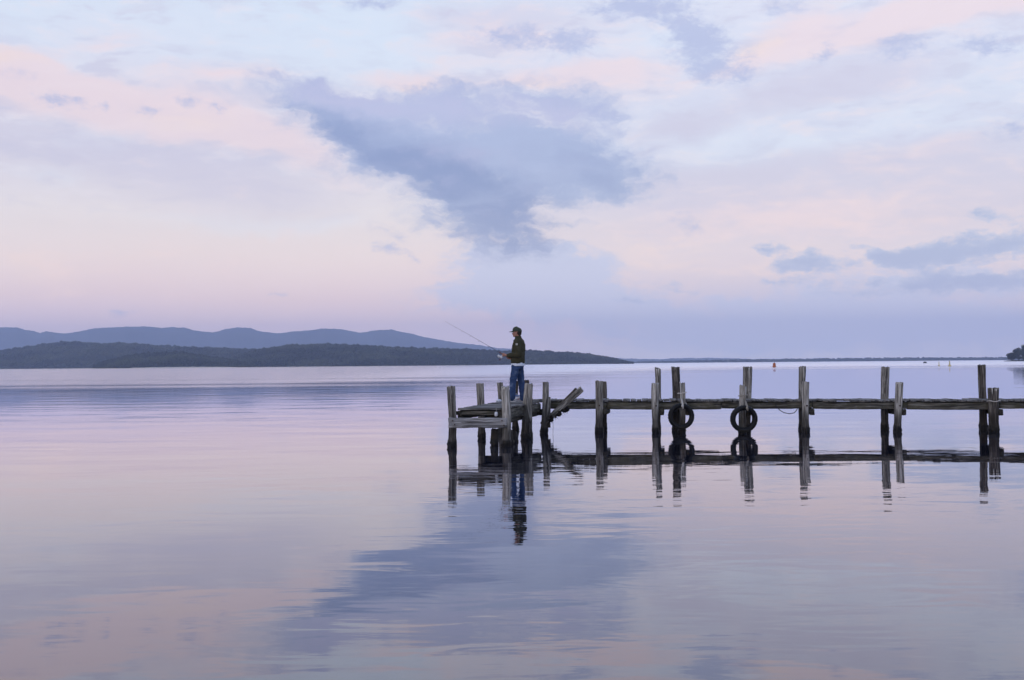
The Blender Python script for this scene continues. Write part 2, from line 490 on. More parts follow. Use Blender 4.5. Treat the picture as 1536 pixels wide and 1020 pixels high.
# ------------------------------------------------------------------ water
def water_mat():
    m, t, o = new_mat('lake_water')
    pos = t.new('ShaderNodeNewGeometry').outputs['Position']
    x, y, z = t.separate(pos)
    p2 = t.combine(x, y, 0.0)
    # slowly varying wind patches
    patch = t.noise(t.vmath('MULTIPLY', p2, (0.05, 0.11, 1)), 1.0, 3, 0.5)
    pat = t.remap(patch, 0.36, 0.66, 0.25, 1.3)
    swell = t.noise(t.vmath('MULTIPLY', p2, (0.26, 0.45, 1)), 1.0, 2, 0.45)
    w1 = t.noise(t.vmath('MULTIPLY', p2, (0.85, 2.0, 1)), 1.0, 2, 0.5, dist=0.7)
    w2 = t.noise(t.vmath('ADD', t.vmath('MULTIPLY', p2, (2.6, 9.0, 1)), (3, 5, 0)), 1.0, 2, 0.5)
    h = t.math('MULTIPLY', swell, 0.0155)
    h = t.math('ADD', h, t.math('MULTIPLY', t.math('MULTIPLY', w1, t.remap(y, 10.0, 24.0, 0.0050, 0.0033)), pat))
    h = t.math('ADD', h, t.math('MULTIPLY', t.math('MULTIPLY', w2, 0.0007), pat))
    bump = t.new('ShaderNodeBump')
    bump.inputs['Strength'].default_value = 1.0
    bump.inputs['Distance'].default_value = 1.0
    t.put(bump.inputs['Height'], h)
    # far water is ruffled by the breeze: nearer on the left, farther on the right
    pn = t.noise(t.vmath('MULTIPLY', p2, (0.005, 0.045, 1)), 1.0, 5, 0.6)
    lim = t.remap(x, -30.0, 60.0, 85.0, 290.0)
    q = t.math('DIVIDE', y, t.math('MULTIPLY', lim, t.remap(pn, 0.3, 0.7, 0.6, 1.5, smooth=False)))
    ruf = t.remap(q, 0.45, 1.6)
    rough = t.math('ADD', 0.012, t.math('MULTIPLY', ruf, t.remap(x, -40.0, 60.0, 0.11, 0.31)))
    gl = t.new('ShaderNodeBsdfGlossy')
    gl.inputs['Color'].default_value = (0.965, 0.945, 0.985, 1)
    t.put(gl.inputs['Roughness'], rough)
    t.l.new(bump.outputs[0], gl.inputs['Normal'])
    body = t.new('ShaderNodeBsdfDiffuse')
    body.inputs['Color'].default_value = (0.005, 0.009, 0.022, 1)
    fr = t.new('ShaderNodeFresnel')
    fr.inputs['IOR'].default_value = 1.33
    f = t.math('ADD', t.math('MULTIPLY', fr.outputs[0], 1.07), 0.135, clamp=True)
    mx = t.new('ShaderNodeMixShader')
    t.put(mx.inputs[0], f)
    t.l.new(body.outputs[0], mx.inputs[1])
    t.l.new(gl.outputs[0], mx.inputs[2])
    t.l.new(mx.outputs[0], o.inputs[0])
    return m


WR = 9200.0
water = mesh_obj('water', [(-WR, -WR, 0), (WR, -WR, 0), (WR, WR, 0), (-WR, WR, 0)], [(0, 1, 2, 3)], water_mat(), smooth=False)
tag(water, 'calm lake water mirroring the pink and blue evening sky', 'water', kind='structure')


# ------------------------------------------------------------------ hills and far shores
def forest_mat(name, c1, c2, c3, scale):
    m, t, o = new_mat(name)
    pos = t.new('ShaderNodeNewGeometry').outputs['Position']
    n = t.noise(pos, scale, 6, 0.65)
    n2 = t.noise(pos, scale * 0.12, 4, 0.55)
    c = t.mix(t.remap(n, 0.35, 0.65), c1, c2)
    c = t.mix(t.remap(n2, 0.42, 0.66, 0, 0.8), c, c3)
    principled(t, o, c, 0.95, bump=n, spec=0.05, bdist=3.0)
    return m


M_FOREST = forest_mat('near_forest', (0.008, 0.012, 0.009, 1), (0.022, 0.030, 0.020, 1), (0.056, 0.064, 0.032, 1), 0.08)
M_RIDGE = forest_mat('far_forest', (0.012, 0.02, 0.012, 1), (0.026, 0.038, 0.02, 1), (0.03, 0.04, 0.022, 1), 0.02)


def interp(prof, x):
    if x <= prof[0][0]:
        return prof[0][1]
    for (a, ya), (b, yb) in zip(prof, prof[1:]):
        if x <= b:
            s = (x - a) / (b - a)
            s = s * s * (3 - 2 * s) * 0.5 + s * 0.5
            return ya + (yb - ya) * s
    return prof[-1][1]


def hill(name, prof, Df, Dr, Db, mat, step=3.0, rows=16, seed=0.0, lower=0.0, canopy=3.0, spur=0.18):
    """A real ridge: shore at distance Df, crest at Dr, back foot at Db; crest heights set from the skyline profile."""
    x0, x1 = prof[0][0], prof[-1][0]
    n = int((x1 - x0) / step) + 1
    verts, faces = [], []
    tot = rows + 6
    info = []
    for i in range(n):
        px = x0 + i * step
        py = interp(prof, px)
        top = at_depth(px, py, Dr)
        zr = max(top.z - lower, 0.5)
        d = Vector((top.x, top.y, 0))
        L = d.length
        dn = d / L
        fr_n = 1.0 + 0.06 * mnoise.fractal(Vector((px * 0.012, seed, 0)), 1.0, 2.0, 4)
        for j in range(tot):
            if j < rows:
                tt = j / (rows - 1)
                dist = (Df * fr_n + (Dr - Df * fr_n) * tt) * L / Dr
                s = math.sin(tt * math.pi / 2) ** 1.15
                sn = mnoise.fractal(Vector((px * 0.02, tt * 2.2, seed + 5)), 1.0, 2.0, 4)
                z = zr * s + zr * spur * sn * math.sin(tt * math.pi)
                z = max(z, 0.0)
                if j == 0:
                    z = -1.0
            else:
                tt = (j - rows + 1) / (tot - rows)
                dist = (Dr + (Db - Dr) * tt) * L / Dr
                z = zr * math.cos(tt * math.pi / 2) - (1.0 if j == tot - 1 else 0)
            if 0 < j < tot - 1:
                z += canopy * mnoise.fractal(Vector((px * 0.35, j * 0.9, seed + 9)), 0.7, 2.0, 3) * min(1.0, zr / 20)
            verts.append((dn.x * dist, dn.y * dist, z))
        info.append(px)
    for i in range(n - 1):
        for j in range(tot - 1):
            a = i * tot + j
            faces.append((a, a + 1, a + tot + 1, a + tot))
    o = mesh_obj(name, verts, faces, mat)
    o['kind'] = 'structure'
    return o, verts, n, tot, rows


ridge_prof = [(-420, 520), (-300, 505), (-180, 497), (-90, 500), (-40, 494), (0, 492), (25, 492), (48, 497), (60, 501), (75, 499), (98, 500), (140, 494), (165, 491), (190, 490), (222, 491), (262, 494),
              (300, 497), (322, 498), (340, 493.5), (356, 491), (372, 492), (396, 498), (416, 500), (442, 497), (472, 495), (512, 495.5), (544, 499.5),
              (568, 496), (586, 494), (605, 498.5), (640, 507.5), (700, 516), (760, 523), (800, 527), (860, 532), (930, 541), (950, 544)]
hill('distant_ridge', ridge_prof, 6200, 7600, 8600, M_RIDGE, step=2.0, rows=14, seed=1.7, canopy=4.0)

# pale far ridge behind the right-hand shore
far2 = [(880, 541), (912, 535.5), (935, 538), (962, 538.5), (985, 539), (1012, 537.5), (1035, 537.5), (1062, 537), (1085, 537.5), (1110, 538), (1150, 540), (1200, 541)]
hill('distant_ridge', far2, 7000, 7900, 8700, M_RIDGE, step=2.0, rows=8, seed=3.1, canopy=6.0)

hillA = [(-420, 535), (-250, 522), (-120, 524), (-40, 530), (0, 528.5), (30, 524), (65, 518), (95, 515), (150, 517), (200, 519), (260, 521.5), (330, 525), (390, 527.5), (430, 533), (480, 546)]
hillB = [(325, 547), (350, 538), (372, 531), (400, 526), (440, 521), (475, 519), (520, 520), (570, 523), (620, 525), (680, 527), (740, 530), (800, 530), (850, 532), (880, 534), (905, 538), (930, 542), (950, 544.5)]
hillC = [(140, 550), (165, 543), (190, 537), (225, 533), (260, 532), (300, 536), (330, 540), (365, 546), (385, 549)]
farR = [(870, 546), (930, 543.5), (1000, 542.5), (1060, 541.5), (1120, 540.5), (1200, 539.8), (1260, 539.2), (1320, 538.6), (1400, 538), (1500, 537.4), (1600, 536.8), (1800, 535), (2000, 533)]


def crowns(name, label, hv, n, tot, rows, count, size, mat, rmin=0.0, rmax=1.0, seed=1, zbias=0.35):
    """a far-off wood: many small irregular tree crowns over a hillside, read as one mass"""
    rnd = random.Random(seed)
    bm0 = bmesh.new()
    bmesh.ops.create_icosphere(bm0, subdivisions=1, radius=1.0)
    ico_v = [v.co.copy() for v in bm0.verts]
    ico_f = [tuple(v.index for v in f.verts) for f in bm0.faces]
    bm0.free()
    V, Fc = [], []
    for k in range(count):
        i = rnd.random() * (n - 1.001)
        jj = (rmin + (rmax - rmin) * rnd.random()) * (rows - 1.001)
        a, b = int(i), int(jj)
        fi, fj = i - a, jj - b
        p00, p10, p01, p11 = (Vector(hv[(a + q) * tot + b + r]) for q, r in ((0, 0), (1, 0), (0, 1), (1, 1)))
        p = (p00 * (1 - fi) + p10 * fi) * (1 - fj) + (p01 * (1 - fi) + p11 * fi) * fj
        p.z = max(p.z, 0.3)
        s = size * (0.55 + 0.75 * rnd.random()) * min(1.0, 0.3 + p.z / (size * 1.6))
        hz = s * (0.7 + 0.5 * rnd.random())
        base = len(V)
        for v in ico_v:
            r = 1 + 0.3 * (rnd.random() - 0.5)
            V.append((p.x + v.x * s * 0.62 * r, p.y + v.y * s * 0.62 * r, p.z + hz * zbias + v.z * hz * 0.6 * r))
        Fc += [tuple(q + base for q in f) for f in ico_f]
    o = mesh_obj(name, V, Fc, mat, smooth=False)
    tag(o, label, 'forest', kind='stuff')
    return o


hA = hill('hill', hillA, 2000, 2620, 3200, M_FOREST, step=2.5, rows=18, seed=11.3, canopy=3.0)
hC = hill('hill', hillC, 1550, 1770, 2000, M_FOREST, step=2.5, rows=12, seed=23.3, canopy=2.0)
hB = hill('hill', hillB, 1700, 2120, 2600, M_FOREST, step=2.5, rows=18, seed=31.9, canopy=3.0)
crowns('forest', 'dark forest over the long low hill on the left, below the distant ridge', hA[1], hA[2], hA[3], hA[4], 9000, 6.0, M_FOREST, seed=2, zbias=0.22)
crowns('forest', 'dark green wooded spur at the water in front of the left hill', hC[1], hC[2], hC[3], hC[4], 3000, 5.0, M_FOREST, seed=3, zbias=0.22)
crowns('forest', 'dark forest over the wooded hill behind the fishing man', hB[1], hB[2], hB[3], hB[4], 9000, 5.2, M_FOREST, seed=4, zbias=0.22)
fR = hill('far_shore', farR, 3300, 3600, 4200, M_FOREST, step=3.0, rows=6, seed=41.0, canopy=1.0, spur=0.1)
crowns('forest', 'thin dark line of trees along the far low shore on the right', fR[1], fR[2], fR[3], fR[4], 4200, 6.5, M_FOREST, seed=5, zbias=0.2)

# ------------------------------------------------------------------ haze
hz_m, hz_t, hz_o = new_mat('evening_haze')
pv = hz_t.new('ShaderNodeVolumePrincipled')
pv.inputs['Color'].default_value = (0.64, 0.74, 1.0, 1)
pv.inputs['Density'].default_value = HAZE_DENSITY
pv.inputs['Anisotropy'].default_value = 0.2
hz_t.l.new(pv.outputs[0], hz_o.inputs['Volume'])
HB, HT = 9300.0, 330.0
hv = [(sx * HB, sy * HB, zz) for zz in (-2.2, HT) for sx, sy in ((-1, -1), (1, -1), (1, 1), (-1, 1))]
haze = mesh_obj('haze', hv, [(0, 3, 2, 1), (4, 5, 6, 7), (0, 1, 5, 4), (1, 2, 6, 5), (2, 3, 7, 6), (3, 0, 4, 7)], hz_m, smooth=False)
tag(haze, 'thin blue evening haze over the lake and hills', 'haze', kind='stuff')


# ------------------------------------------------------------------ timber builders
def post_mesh(top, base, r_top, r_base, seed, bottom=-0.7, square=0.0, notch=0.0, segs=28, slant=0.0, lean_bottom=True):
    """irregular weathered pile from below the water to its top; returns verts, faces, grain"""
    rnd = random.Random(seed)
    axis = top - base
    L = axis.length
    ax = axis.normalized()
    # rings: dense near waterline
    zs = [bottom, -0.25, -0.1, -0.04, 0.0, 0.03, 0.06, 0.09, 0.12, 0.16, 0.22]
    k = 14
    for i in range(1, k + 1):
        zs.append(0.22 + (L - 0.22 - 0.02) * i / k)
    zs.append(L - 0.006)
    zs.append(L)
    V, G, Fc = [], [], []
    so = rnd.random() * 50
    # local frame
    e1 = Vector((1, 0, 0))
    e1 = (e1 - ax * e1.dot(ax)).normalized()
    e2 = ax.cross(e1)
    bow1, bow2 = rnd.uniform(-0.025, 0.025), rnd.uniform(-0.02, 0.02)
    for zi, s in enumerate(zs):
        t = max(0.0, min(1.0, s / L))
        r = r_base + (r_top - r_base) * t
        c = base + ax * s + e1 * (bow1 * math.sin(math.pi * t)) + e2 * (bow2 * math.sin(math.pi * t))
        for a in range(segs):
            th = 2 * math.pi * a / segs
            ca, sa = math.cos(th), math.sin(th)
            rr = r
            if square > 0:
                q = 1.0 / max(abs(ca), abs(sa))
                rr *= 1 + square * (q * 0.9 - 1)
            # vertical grooves + slow wobble + barnacle lumps at the waterline
            rr *= 1 + 0.075 * n3(ca * 3.2 + so, sa * 3.2, s * 0.45) + 0.05 * n3(ca * 9 + so, sa * 9, s * 0.7)
            rr += 0.012 * n3(ca * 1.5, sa * 1.5 + so, s * 2.1)
            if s < 0.20:
                w = max(0.0, 1 - abs(s - 0.05) / 0.16)
                rr += 0.02 * w + 0.03 * w * n3(ca * 4 + so, sa * 4, s * 22)
            p = c + e1 * (ca * rr) + e2 * (sa * rr)
            if zi >= len(zs) - 2:
                drop = 0.03 * (n3(ca * 2.0 + so, sa * 2.0, 3.3)) + slant * ca * r
                if notch > 0 and math.cos(th - so) > 0.45:
                    drop -= notch * (0.6 + 0.5 * n3(ca * 5, sa * 5, so))
                if zi == len(zs) - 1:
                    p = c + e1 * (ca * rr * 0.93) + e2 * (sa * rr * 0.93)
                p = p + ax * drop
            V.append(p)
            G.append((ca * rr + so, sa * rr, s))
    for zi in range(len(zs) - 1):
        for a in range(segs):
            b = (a + 1) % segs
            Fc.append((zi * segs + a, zi * segs + b, (zi + 1) * segs + b, (zi + 1) * segs + a))
    # rough end grain
    last = (len(zs) - 1) * segs
    c = base + ax * (L - 0.012)
    V.append(c)
    G.append((so, 0, L))
    ci = len(V) - 1
    for a in range(segs):
        Fc.append((last + a, last + (a + 1) % segs, ci))
    Fc.append(tuple(range(segs - 1, -1, -1)))
    return V, Fc, G


def make_post(name, tx, ty, bx, by, wt, wb, mat, seed, parent, **kw):
    base = on_water(bx, by)
    top = at_depth(tx, ty, base.y)
    k = base.y / F / 2
    v, f, g = post_mesh(top, base, wt * k * 0.97, wb * k * 0.97, seed, **kw)
    o = mesh_obj(name, v, f, mat, parent, True, g)
    return o, base, top


def beam_mesh(p0, p1, wdt, hgt, seed, up=Vector((0, 0, 1)), n=None, rough=1.0, sag=0.0):
    """old sawn timber between two points: rounded rectangle section, warped and worn"""
    p0, p1 = Vector(p0), Vector(p1)
    ax = p1 - p0
    L = ax.length
    ax.normalize()
    side = ax.cross(up).normalized()
    upv = side.cross(ax).normalized()
    rnd = random.Random(seed)
    so = rnd.random() * 60
    if n is None:
        n = max(2, int(L / 0.12))
    bw, bh = wdt / 2, hgt / 2
    b = min(bw, bh) * 0.22
    sec = [(-bw, -bh + b), (-bw, 0), (-bw, bh - b), (-bw + b, bh), (0, bh), (bw - b, bh), (bw, bh - b), (bw, 0), (bw, -bh + b), (bw - b, -bh), (0, -bh), (-bw + b, -bh)]
    m = len(sec)
    V, G, Fc = [], [], []
    for i in range(n + 1):
        t = i / n
        s = L * t
        c = p0 + ax * s - upv * (sag * math.sin(math.pi * t))
        for k, (x, y) in enumerate(sec):
            j = 0.006 * rough
            xx = x + j * n3(so + k * 0.8, s * 3.0, 1.0)
            yy = y + j * n3(so + k * 0.8, s * 3.0, 7.0) + (0.004 * rough * n3(so, s * 9.0, k * 1.3))
            e = 0.0
            if i in (0, n):
                e = 0.012 * rough * n3(k * 1.7, so, i)
            V.append(c + side * xx + upv * yy + ax * e)
            G.append((xx + so, yy, s))
    for i in range(n):
        for k in range(m):
            kk = (k + 1) % m
            Fc.append((i * m + k, i * m + kk, (i + 1) * m + kk, (i + 1) * m + k))
    Fc.append(tuple(range(m)))
    Fc.append(tuple(n * m + k for k in range(m - 1, -1, -1)))
    return V, Fc, G


def tube_mesh(pts, r, segs=8, r_end=None, caps=True):
    pts = [Vector(p) for p in pts]
    V, Fc = [], []
    n = len(pts)
    prev = None
    for i, p in enumerate(pts):
        d = (pts[min(i + 1, n - 1)] - pts[max(i - 1, 0)]).normalized()
        ref = prev if prev is not None else (Vector((0, 0, 1)) if abs(d.z) < 0.9 else Vector((1, 0, 0)))
        e1 = (ref - d * ref.dot(d)).normalized()
        prev = e1
        e2 = d.cross(e1)
        rr = r if r_end is None else r + (r_end - r) * i / (n - 1)
        for a in range(segs):
            th = 2 * math.pi * a / segs
            V.append(p + e1 * (rr * math.cos(th)) + e2 * (rr * math.sin(th)))
    for i in range(n - 1):
        for a in range(segs):
            b = (a + 1) % segs
            Fc.append((i * segs + a, i * segs + b, (i + 1) * segs + b, (i + 1) * segs + a))
    if caps:
        Fc.append(tuple(range(segs - 1, -1, -1)))
        Fc.append(tuple((n - 1) * segs + a for a in range(segs)))
    return V, Fc


# ------------------------------------------------------------------ the jetty
jetty = empty('jetty', (0, 0, 0))
tag(jetty, 'old weathered timber jetty on grey pilings reaching over the lake from the right', 'jetty')

posts = {}


def P(key, *a, **k):
    posts[key] = make_post('piling', *a, jetty, **k)


P('f1', 676.5, 579.5, 678.5, 670, 13.2, 11.8, M_POST, 1)
P('f2', 757.5, 580.0, 759.0, 669.5, 12.4, 13.4, M_POST_PALE, 2)
P('m1', 720.0, 575.5, 723.0, 657.5, 12.0, 10.4, M_POST, 3)
P('m2', 793.5, 575.5, 790.5, 657.5, 13.0, 17.0, M_POST, 4, notch=0.03)
P('b1', 750.0, 574.0, 753.0, 650.0, 9.6, 9.6, M_POST, 5)
P('b2', 818.5, 573.0, 815.5, 650.0, 9.4, 10.5, M_POST, 6, slant=0.15)
P('r1', 773.5, 571.5, 773.5, 645.5, 8.6, 8.6, M_POST_DARK, 7)
P('r2', 790.0, 570.5, 790.0, 645.5, 8.6, 8.6, M_POST_DARK, 8)
rows_ = [
    # front (tx,ty,bx,by,wt,wb,mat) , back
    ((898.5, 571.5, 898.5, 649.2, 11.2, 11.5, M_POST), (905.0, 572.2, 905.0, 645.5, 9.5, 9.5, M_POST_DARK)),
    ((983.0, 575.0, 983.8, 649.5, 11.2, 9.4, M_POST_PALE), (986.5, 552.2, 986.0, 645.5, 8.8, 8.8, M_POST)),
    ((1023.0, 574.5, 1023.0, 649.5, 9.4, 9.8, M_POST), (1013.3, 550.6, 1014.5, 645.5, 13.2, 11.0, M_POST_DARK)),
    ((1114.5, 578.0, 1114.0, 650.0, 10.8, 10.8, M_POST_PALE), (1121.5, 550.6, 1119.5, 645.5, 13.6, 11.6, M_POST)),
    ((1208.6, 572.6, 1209.0, 648.6, 10.8, 9.8, M_POST_PALE), (1203.4, 549.8, 1203.6, 645.0, 10.4, 10.0, M_POST)),
    ((1349.2, 573.6, 1346.2, 648.2, 11.8, 10.2, M_POST_PALE), (1328.5, 550.2, 1327.4, 645.0, 12.4, 11.0, M_POST)),
    ((1490.2, 582.0, 1491.2, 648.0, 17.0, 14.2, M_POST_DARK), (1472.0, 547.4, 1475.2, 644.6, 11.2, 10.8, M_POST_DARK)),
    ((1632.0, 574.0, 1632.0, 647.6, 12.0, 12.0, M_POST), (1612.0, 547.0, 1613.0, 643.4, 11.0, 11.0, M_POST)),
]
pairs = []
for i, (a, b) in enumerate(rows_):
    fo = make_post('piling', *a, 20 + i * 2, jetty, square=0.35 if i in (4, 5) else 0.0, notch=0.05 if i in (0, 3) else 0.0, slant=random.uniform(-.08, .08))
    bo = make_post('piling', *b, 21 + i * 2, jetty, square=0.5 if i in (4, 6) else 0.0, slant=random.uniform(-.1, .1))
    pairs.append((fo, bo))

# lines of the walkway
fx0, fy0 = pairs[0][0][1].x, pairs[0][0][1].y
fx1, fy1 = pairs[6][0][1].x, pairs[6][0][1].y
slope = (fy1 - fy0) / (fx1 - fx0)


def front_y(X):
    return fy0 + (X - fx0) * slope


def deck_z(X):
    return 0.785 - 0.0052 * (X - 2.1)


pier_dir = Vector((1, slope, 0)).normalized()
pier_n = Vector((-pier_dir.y, pier_dir.x, 0))           # away from the viewer
X_END = 14.5
Xw0 = -0.25
PLK = 0.045


def pier_pt(X, off, z):
    p = Vector((X, front_y(X), z))
    return p + pier_n * off


# walkway planks (one deck, each board its own solid in the mesh)
mb = MB()
X = Xw0
rnd = random.Random(5)
i = 0
while X < X_END:
    w = rnd.uniform(0.13, 0.19)
    zt = deck_z(X) - PLK / 2 + rnd.uniform(-0.006, 0.010)
    a0 = 0.075 + rnd.uniform(-0.035, 0.03)
    a1 = 0.98 + rnd.uniform(-0.05, 0.05)
    th = PLK * rnd.uniform(0.75, 1.15)
    tw = rnd.uniform(-0.008, 0.008)
    v, f, g = beam_mesh(pier_pt(X + w / 2, a0, zt + tw), pier_pt(X + w / 2, a1, zt - tw), w - rnd.uniform(0.006, 0.02), th, 100 + i, n=5, rough=1.3)
    mb.add(v, f, g)
    X += w
    i += 1
mb.build('deck', M_DECK, jetty)

# stringers under the walkway, in several lengths
joints = [0.75, 2.25, 4.95, 7.05, 9.2, 11.25, X_END]
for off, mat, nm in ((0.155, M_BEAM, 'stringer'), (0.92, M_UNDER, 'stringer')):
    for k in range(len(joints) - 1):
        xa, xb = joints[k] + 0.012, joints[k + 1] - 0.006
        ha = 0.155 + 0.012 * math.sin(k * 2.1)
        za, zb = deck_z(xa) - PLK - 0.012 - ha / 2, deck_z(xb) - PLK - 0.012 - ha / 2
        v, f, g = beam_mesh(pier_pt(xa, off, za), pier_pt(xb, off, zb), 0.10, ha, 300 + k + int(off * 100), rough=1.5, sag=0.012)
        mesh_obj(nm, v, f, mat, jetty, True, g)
# bearers across each pair of pilings, bolted on their right-hand side
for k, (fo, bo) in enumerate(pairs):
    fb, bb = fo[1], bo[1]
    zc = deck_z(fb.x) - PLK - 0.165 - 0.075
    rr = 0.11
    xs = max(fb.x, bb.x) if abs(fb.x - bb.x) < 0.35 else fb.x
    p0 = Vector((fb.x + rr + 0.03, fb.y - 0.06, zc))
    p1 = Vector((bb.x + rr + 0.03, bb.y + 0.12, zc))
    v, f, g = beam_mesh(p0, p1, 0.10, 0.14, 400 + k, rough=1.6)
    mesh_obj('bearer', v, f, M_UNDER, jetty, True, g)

# ---- the end platform: runs out from the walkway towards the viewer
L1, L2, L3 = posts['f1'][1], posts['m1'][1], posts['b1'][1]
Q1, Q2, Q3 = posts['f2'][1], posts['m2'][1], posts['b2'][1]
pd = ((L3 - L1) + (Q3 - Q1)).normalized()
pd.z = 0
ps = Vector((pd.y, -pd.x, 0))           # to the right
Lx = lambda s: L1 + (L3 - L1) * s
Qx = lambda s: Q1 + (Q3 - Q1) * s
mb = MB()
LEN = (L3 - L1).length
s = 0.012
i = 0
while s * LEN < LEN + 0.2:
    w = rnd.uniform(0.14, 0.20)
    zt = 0.772 + 0.012 * s + rnd.uniform(-0.007, 0.007) - PLK / 2
    la = Lx(s + w / 2 / LEN) + ps * 0.085
    ra = Qx(s + w / 2 / LEN) - ps * (0.075 + rnd.uniform(-0.03, 0.03))
    v, f, g = beam_mesh(Vector((la.x, la.y, zt)), Vector((ra.x, ra.y, zt)), w - rnd.uniform(0.006, 0.02), PLK * rnd.uniform(0.8, 1.1), 500 + i, n=6, rough=1.4)
    mb.add(v, f, g)
    s += w / LEN
    i += 1
mb.build('deck', M_DECK, jetty)


def ln(A, B, s, off, z):
    p = A + (B - A) * s + ps * off
    return Vector((p.x, p.y, z))


# side stringers, lower side beam, and cross pieces
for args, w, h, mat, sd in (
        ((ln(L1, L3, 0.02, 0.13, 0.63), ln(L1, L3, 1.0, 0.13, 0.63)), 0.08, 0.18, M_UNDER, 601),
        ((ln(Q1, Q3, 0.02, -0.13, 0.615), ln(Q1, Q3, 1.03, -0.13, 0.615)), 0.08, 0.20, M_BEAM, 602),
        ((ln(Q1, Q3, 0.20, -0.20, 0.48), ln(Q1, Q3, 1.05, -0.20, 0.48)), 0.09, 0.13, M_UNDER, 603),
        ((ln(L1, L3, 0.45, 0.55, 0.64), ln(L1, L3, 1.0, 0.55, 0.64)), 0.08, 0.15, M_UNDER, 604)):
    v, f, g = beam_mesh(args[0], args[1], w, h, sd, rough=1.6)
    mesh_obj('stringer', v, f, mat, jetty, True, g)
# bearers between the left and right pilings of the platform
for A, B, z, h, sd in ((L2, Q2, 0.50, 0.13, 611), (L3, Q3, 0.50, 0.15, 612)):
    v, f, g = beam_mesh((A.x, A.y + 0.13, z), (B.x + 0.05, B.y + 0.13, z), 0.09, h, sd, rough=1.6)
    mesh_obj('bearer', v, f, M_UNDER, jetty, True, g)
# pale waling plank bolted across the front of the two end pilings
ya = L1.y - 0.13
pa, pb = at_depth(673.0, 634.2, ya), at_depth(760.5, 634.0, ya)
v, f, g = beam_mesh(pa, pb, 0.07, 0.195, 620, n=26, rough=2.0)
wale = mesh_obj('waling_plank', v, f, M_BEAM_PALE, jetty, True, g)
# front lip under the first board
pa, pb = at_depth(683.5, 619.5, L1.y + 0.10), at_depth(752.0, 619.5, L1.y + 0.10)
v, f, g = beam_mesh(pa, pb, 0.06, 0.075, 621, rough=1.5)
mesh_obj('fascia_board', v, f, M_BEAM, jetty, True, g)
# short splice piece against the back right piling
pa, pb = at_depth(823.6, 641, Q3.y + 0.05), at_depth(823.6, 595.5, Q3.y + 0.05)
v, f, g = beam_mesh(pa, pb, 0.07, 0.09, 622, up=Vector((0, 1, 0)), rough=1.6)
mesh_obj('brace', v, f, M_POST, jetty, True, g)
# split rail nailed down the face of the middle right piling
pa, pb = at_depth(788.5, 592, Q2.y - 0.17), at_depth(795.5, 634, Q2.y - 0.19)
v, f, g = beam_mesh(pa, pb, 0.035, 0.05, 623, up=Vector((0, 1, 0)), rough=2.5)
mesh_obj('brace', v, f, M_POST_PALE, jetty, True, g)
pa, pb = at_depth(798.2, 598, Q2.y - 0.15), at_depth(794.5, 648, Q2.y - 0.18)
v, f, g = beam_mesh(pa, pb, 0.03, 0.05, 624, up=Vector((0, 1, 0)), rough=2.5)
mesh_obj('brace', v, f, M_POST_PALE, jetty, True, g)

# bolt heads on the waling plank and bearers
M_RUST = simple_mat('rusty_iron', (62, 46, 38), 0.8, 0.4, 60)
for px, py, dd in ((679, 631, ya - 0.042), (682, 637, ya - 0.042), (753, 631, ya - 0.042), (756, 638, ya - 0.042)):
    c = at_depth(px, py, dd)
    v, f = tube_mesh([c + Vector((0, 0.02, 0)), c + Vector((0, -0.012, 0))], 0.014, 8)
    mesh_obj('bolt', v, f, M_RUST, jetty)

# bolts through the front piles, and bird droppings running down from some pile tops
for fo, bo in pairs:
    b_, t_ = fo[1], fo[2]
    zb = deck_z(b_.x) - 0.13
    q_ = zb / t_.z
    c = Vector((b_.x + (t_.x - b_.x) * q_, b_.y, zb))
    v, f = tube_mesh([c + Vector((0, -0.06, 0)), c + Vector((0, -0.118, 0))], 0.019, 8)
    mesh_obj('bolt', v, f, M_RUST, jetty)
M_DROP = simple_mat('bird_droppings', (196, 194, 186), 0.9, 0.2, 40)
rdp = random.Random(9)
for (b_, t_, r_) in ((posts['f2'][1], posts['f2'][2], 0.080), (pairs[3][1][1], pairs[3][1][2], 0.100), (pairs[5][0][1], pairs[5][0][2], 0.085), (pairs[1][1][1], pairs[1][1][2], 0.065), (pairs[6][0][1], pairs[6][0][2], 0.125)):
    md_ = MB()
    axd = (t_ - b_).normalized()
    for k in range(5):
        a = math.radians(rdp.uniform(-135, -45))
        L_ = rdp.uniform(0.03, 0.20) * (1.5 if k == 0 else 1)
        top_ = t_ - axd * rdp.uniform(0.0, 0.03)
        pts_ = [top_ - axd * (L_ * q) + Vector((math.cos(a) * (r_ - 0.004) + 0.006 * n3(q * 5, k, 1), math.sin(a) * (r_ - 0.004), 0)) for q in (0, 0.3, 0.6, 1.0)]
        v, f = tube_mesh(pts_, rdp.uniform(0.009, 0.016), 7, 0.004)
        md_.add(v, f)
    mesh_obj('droppings', md_.v, md_.f, M_DROP, jetty)

# ------------------------------------------------------------------ loose and broken piles
bp = empty('broken_piling', on_water(817, 648))
tag(bp, 'broken grey pile leaning right against the jetty with ragged growth under it', 'broken piling')
b0 = at_depth(813, 637, 27.25)
b1 = at_depth(872.5, 583.5, 27.05)
off = bp.location


def local_mesh(name, v, f, mat, parent, g=None, smooth=True):
    o_ = parent.location
    return mesh_obj(name, [Vector(p) - o_ for p in v], f, mat, parent, smooth, g)


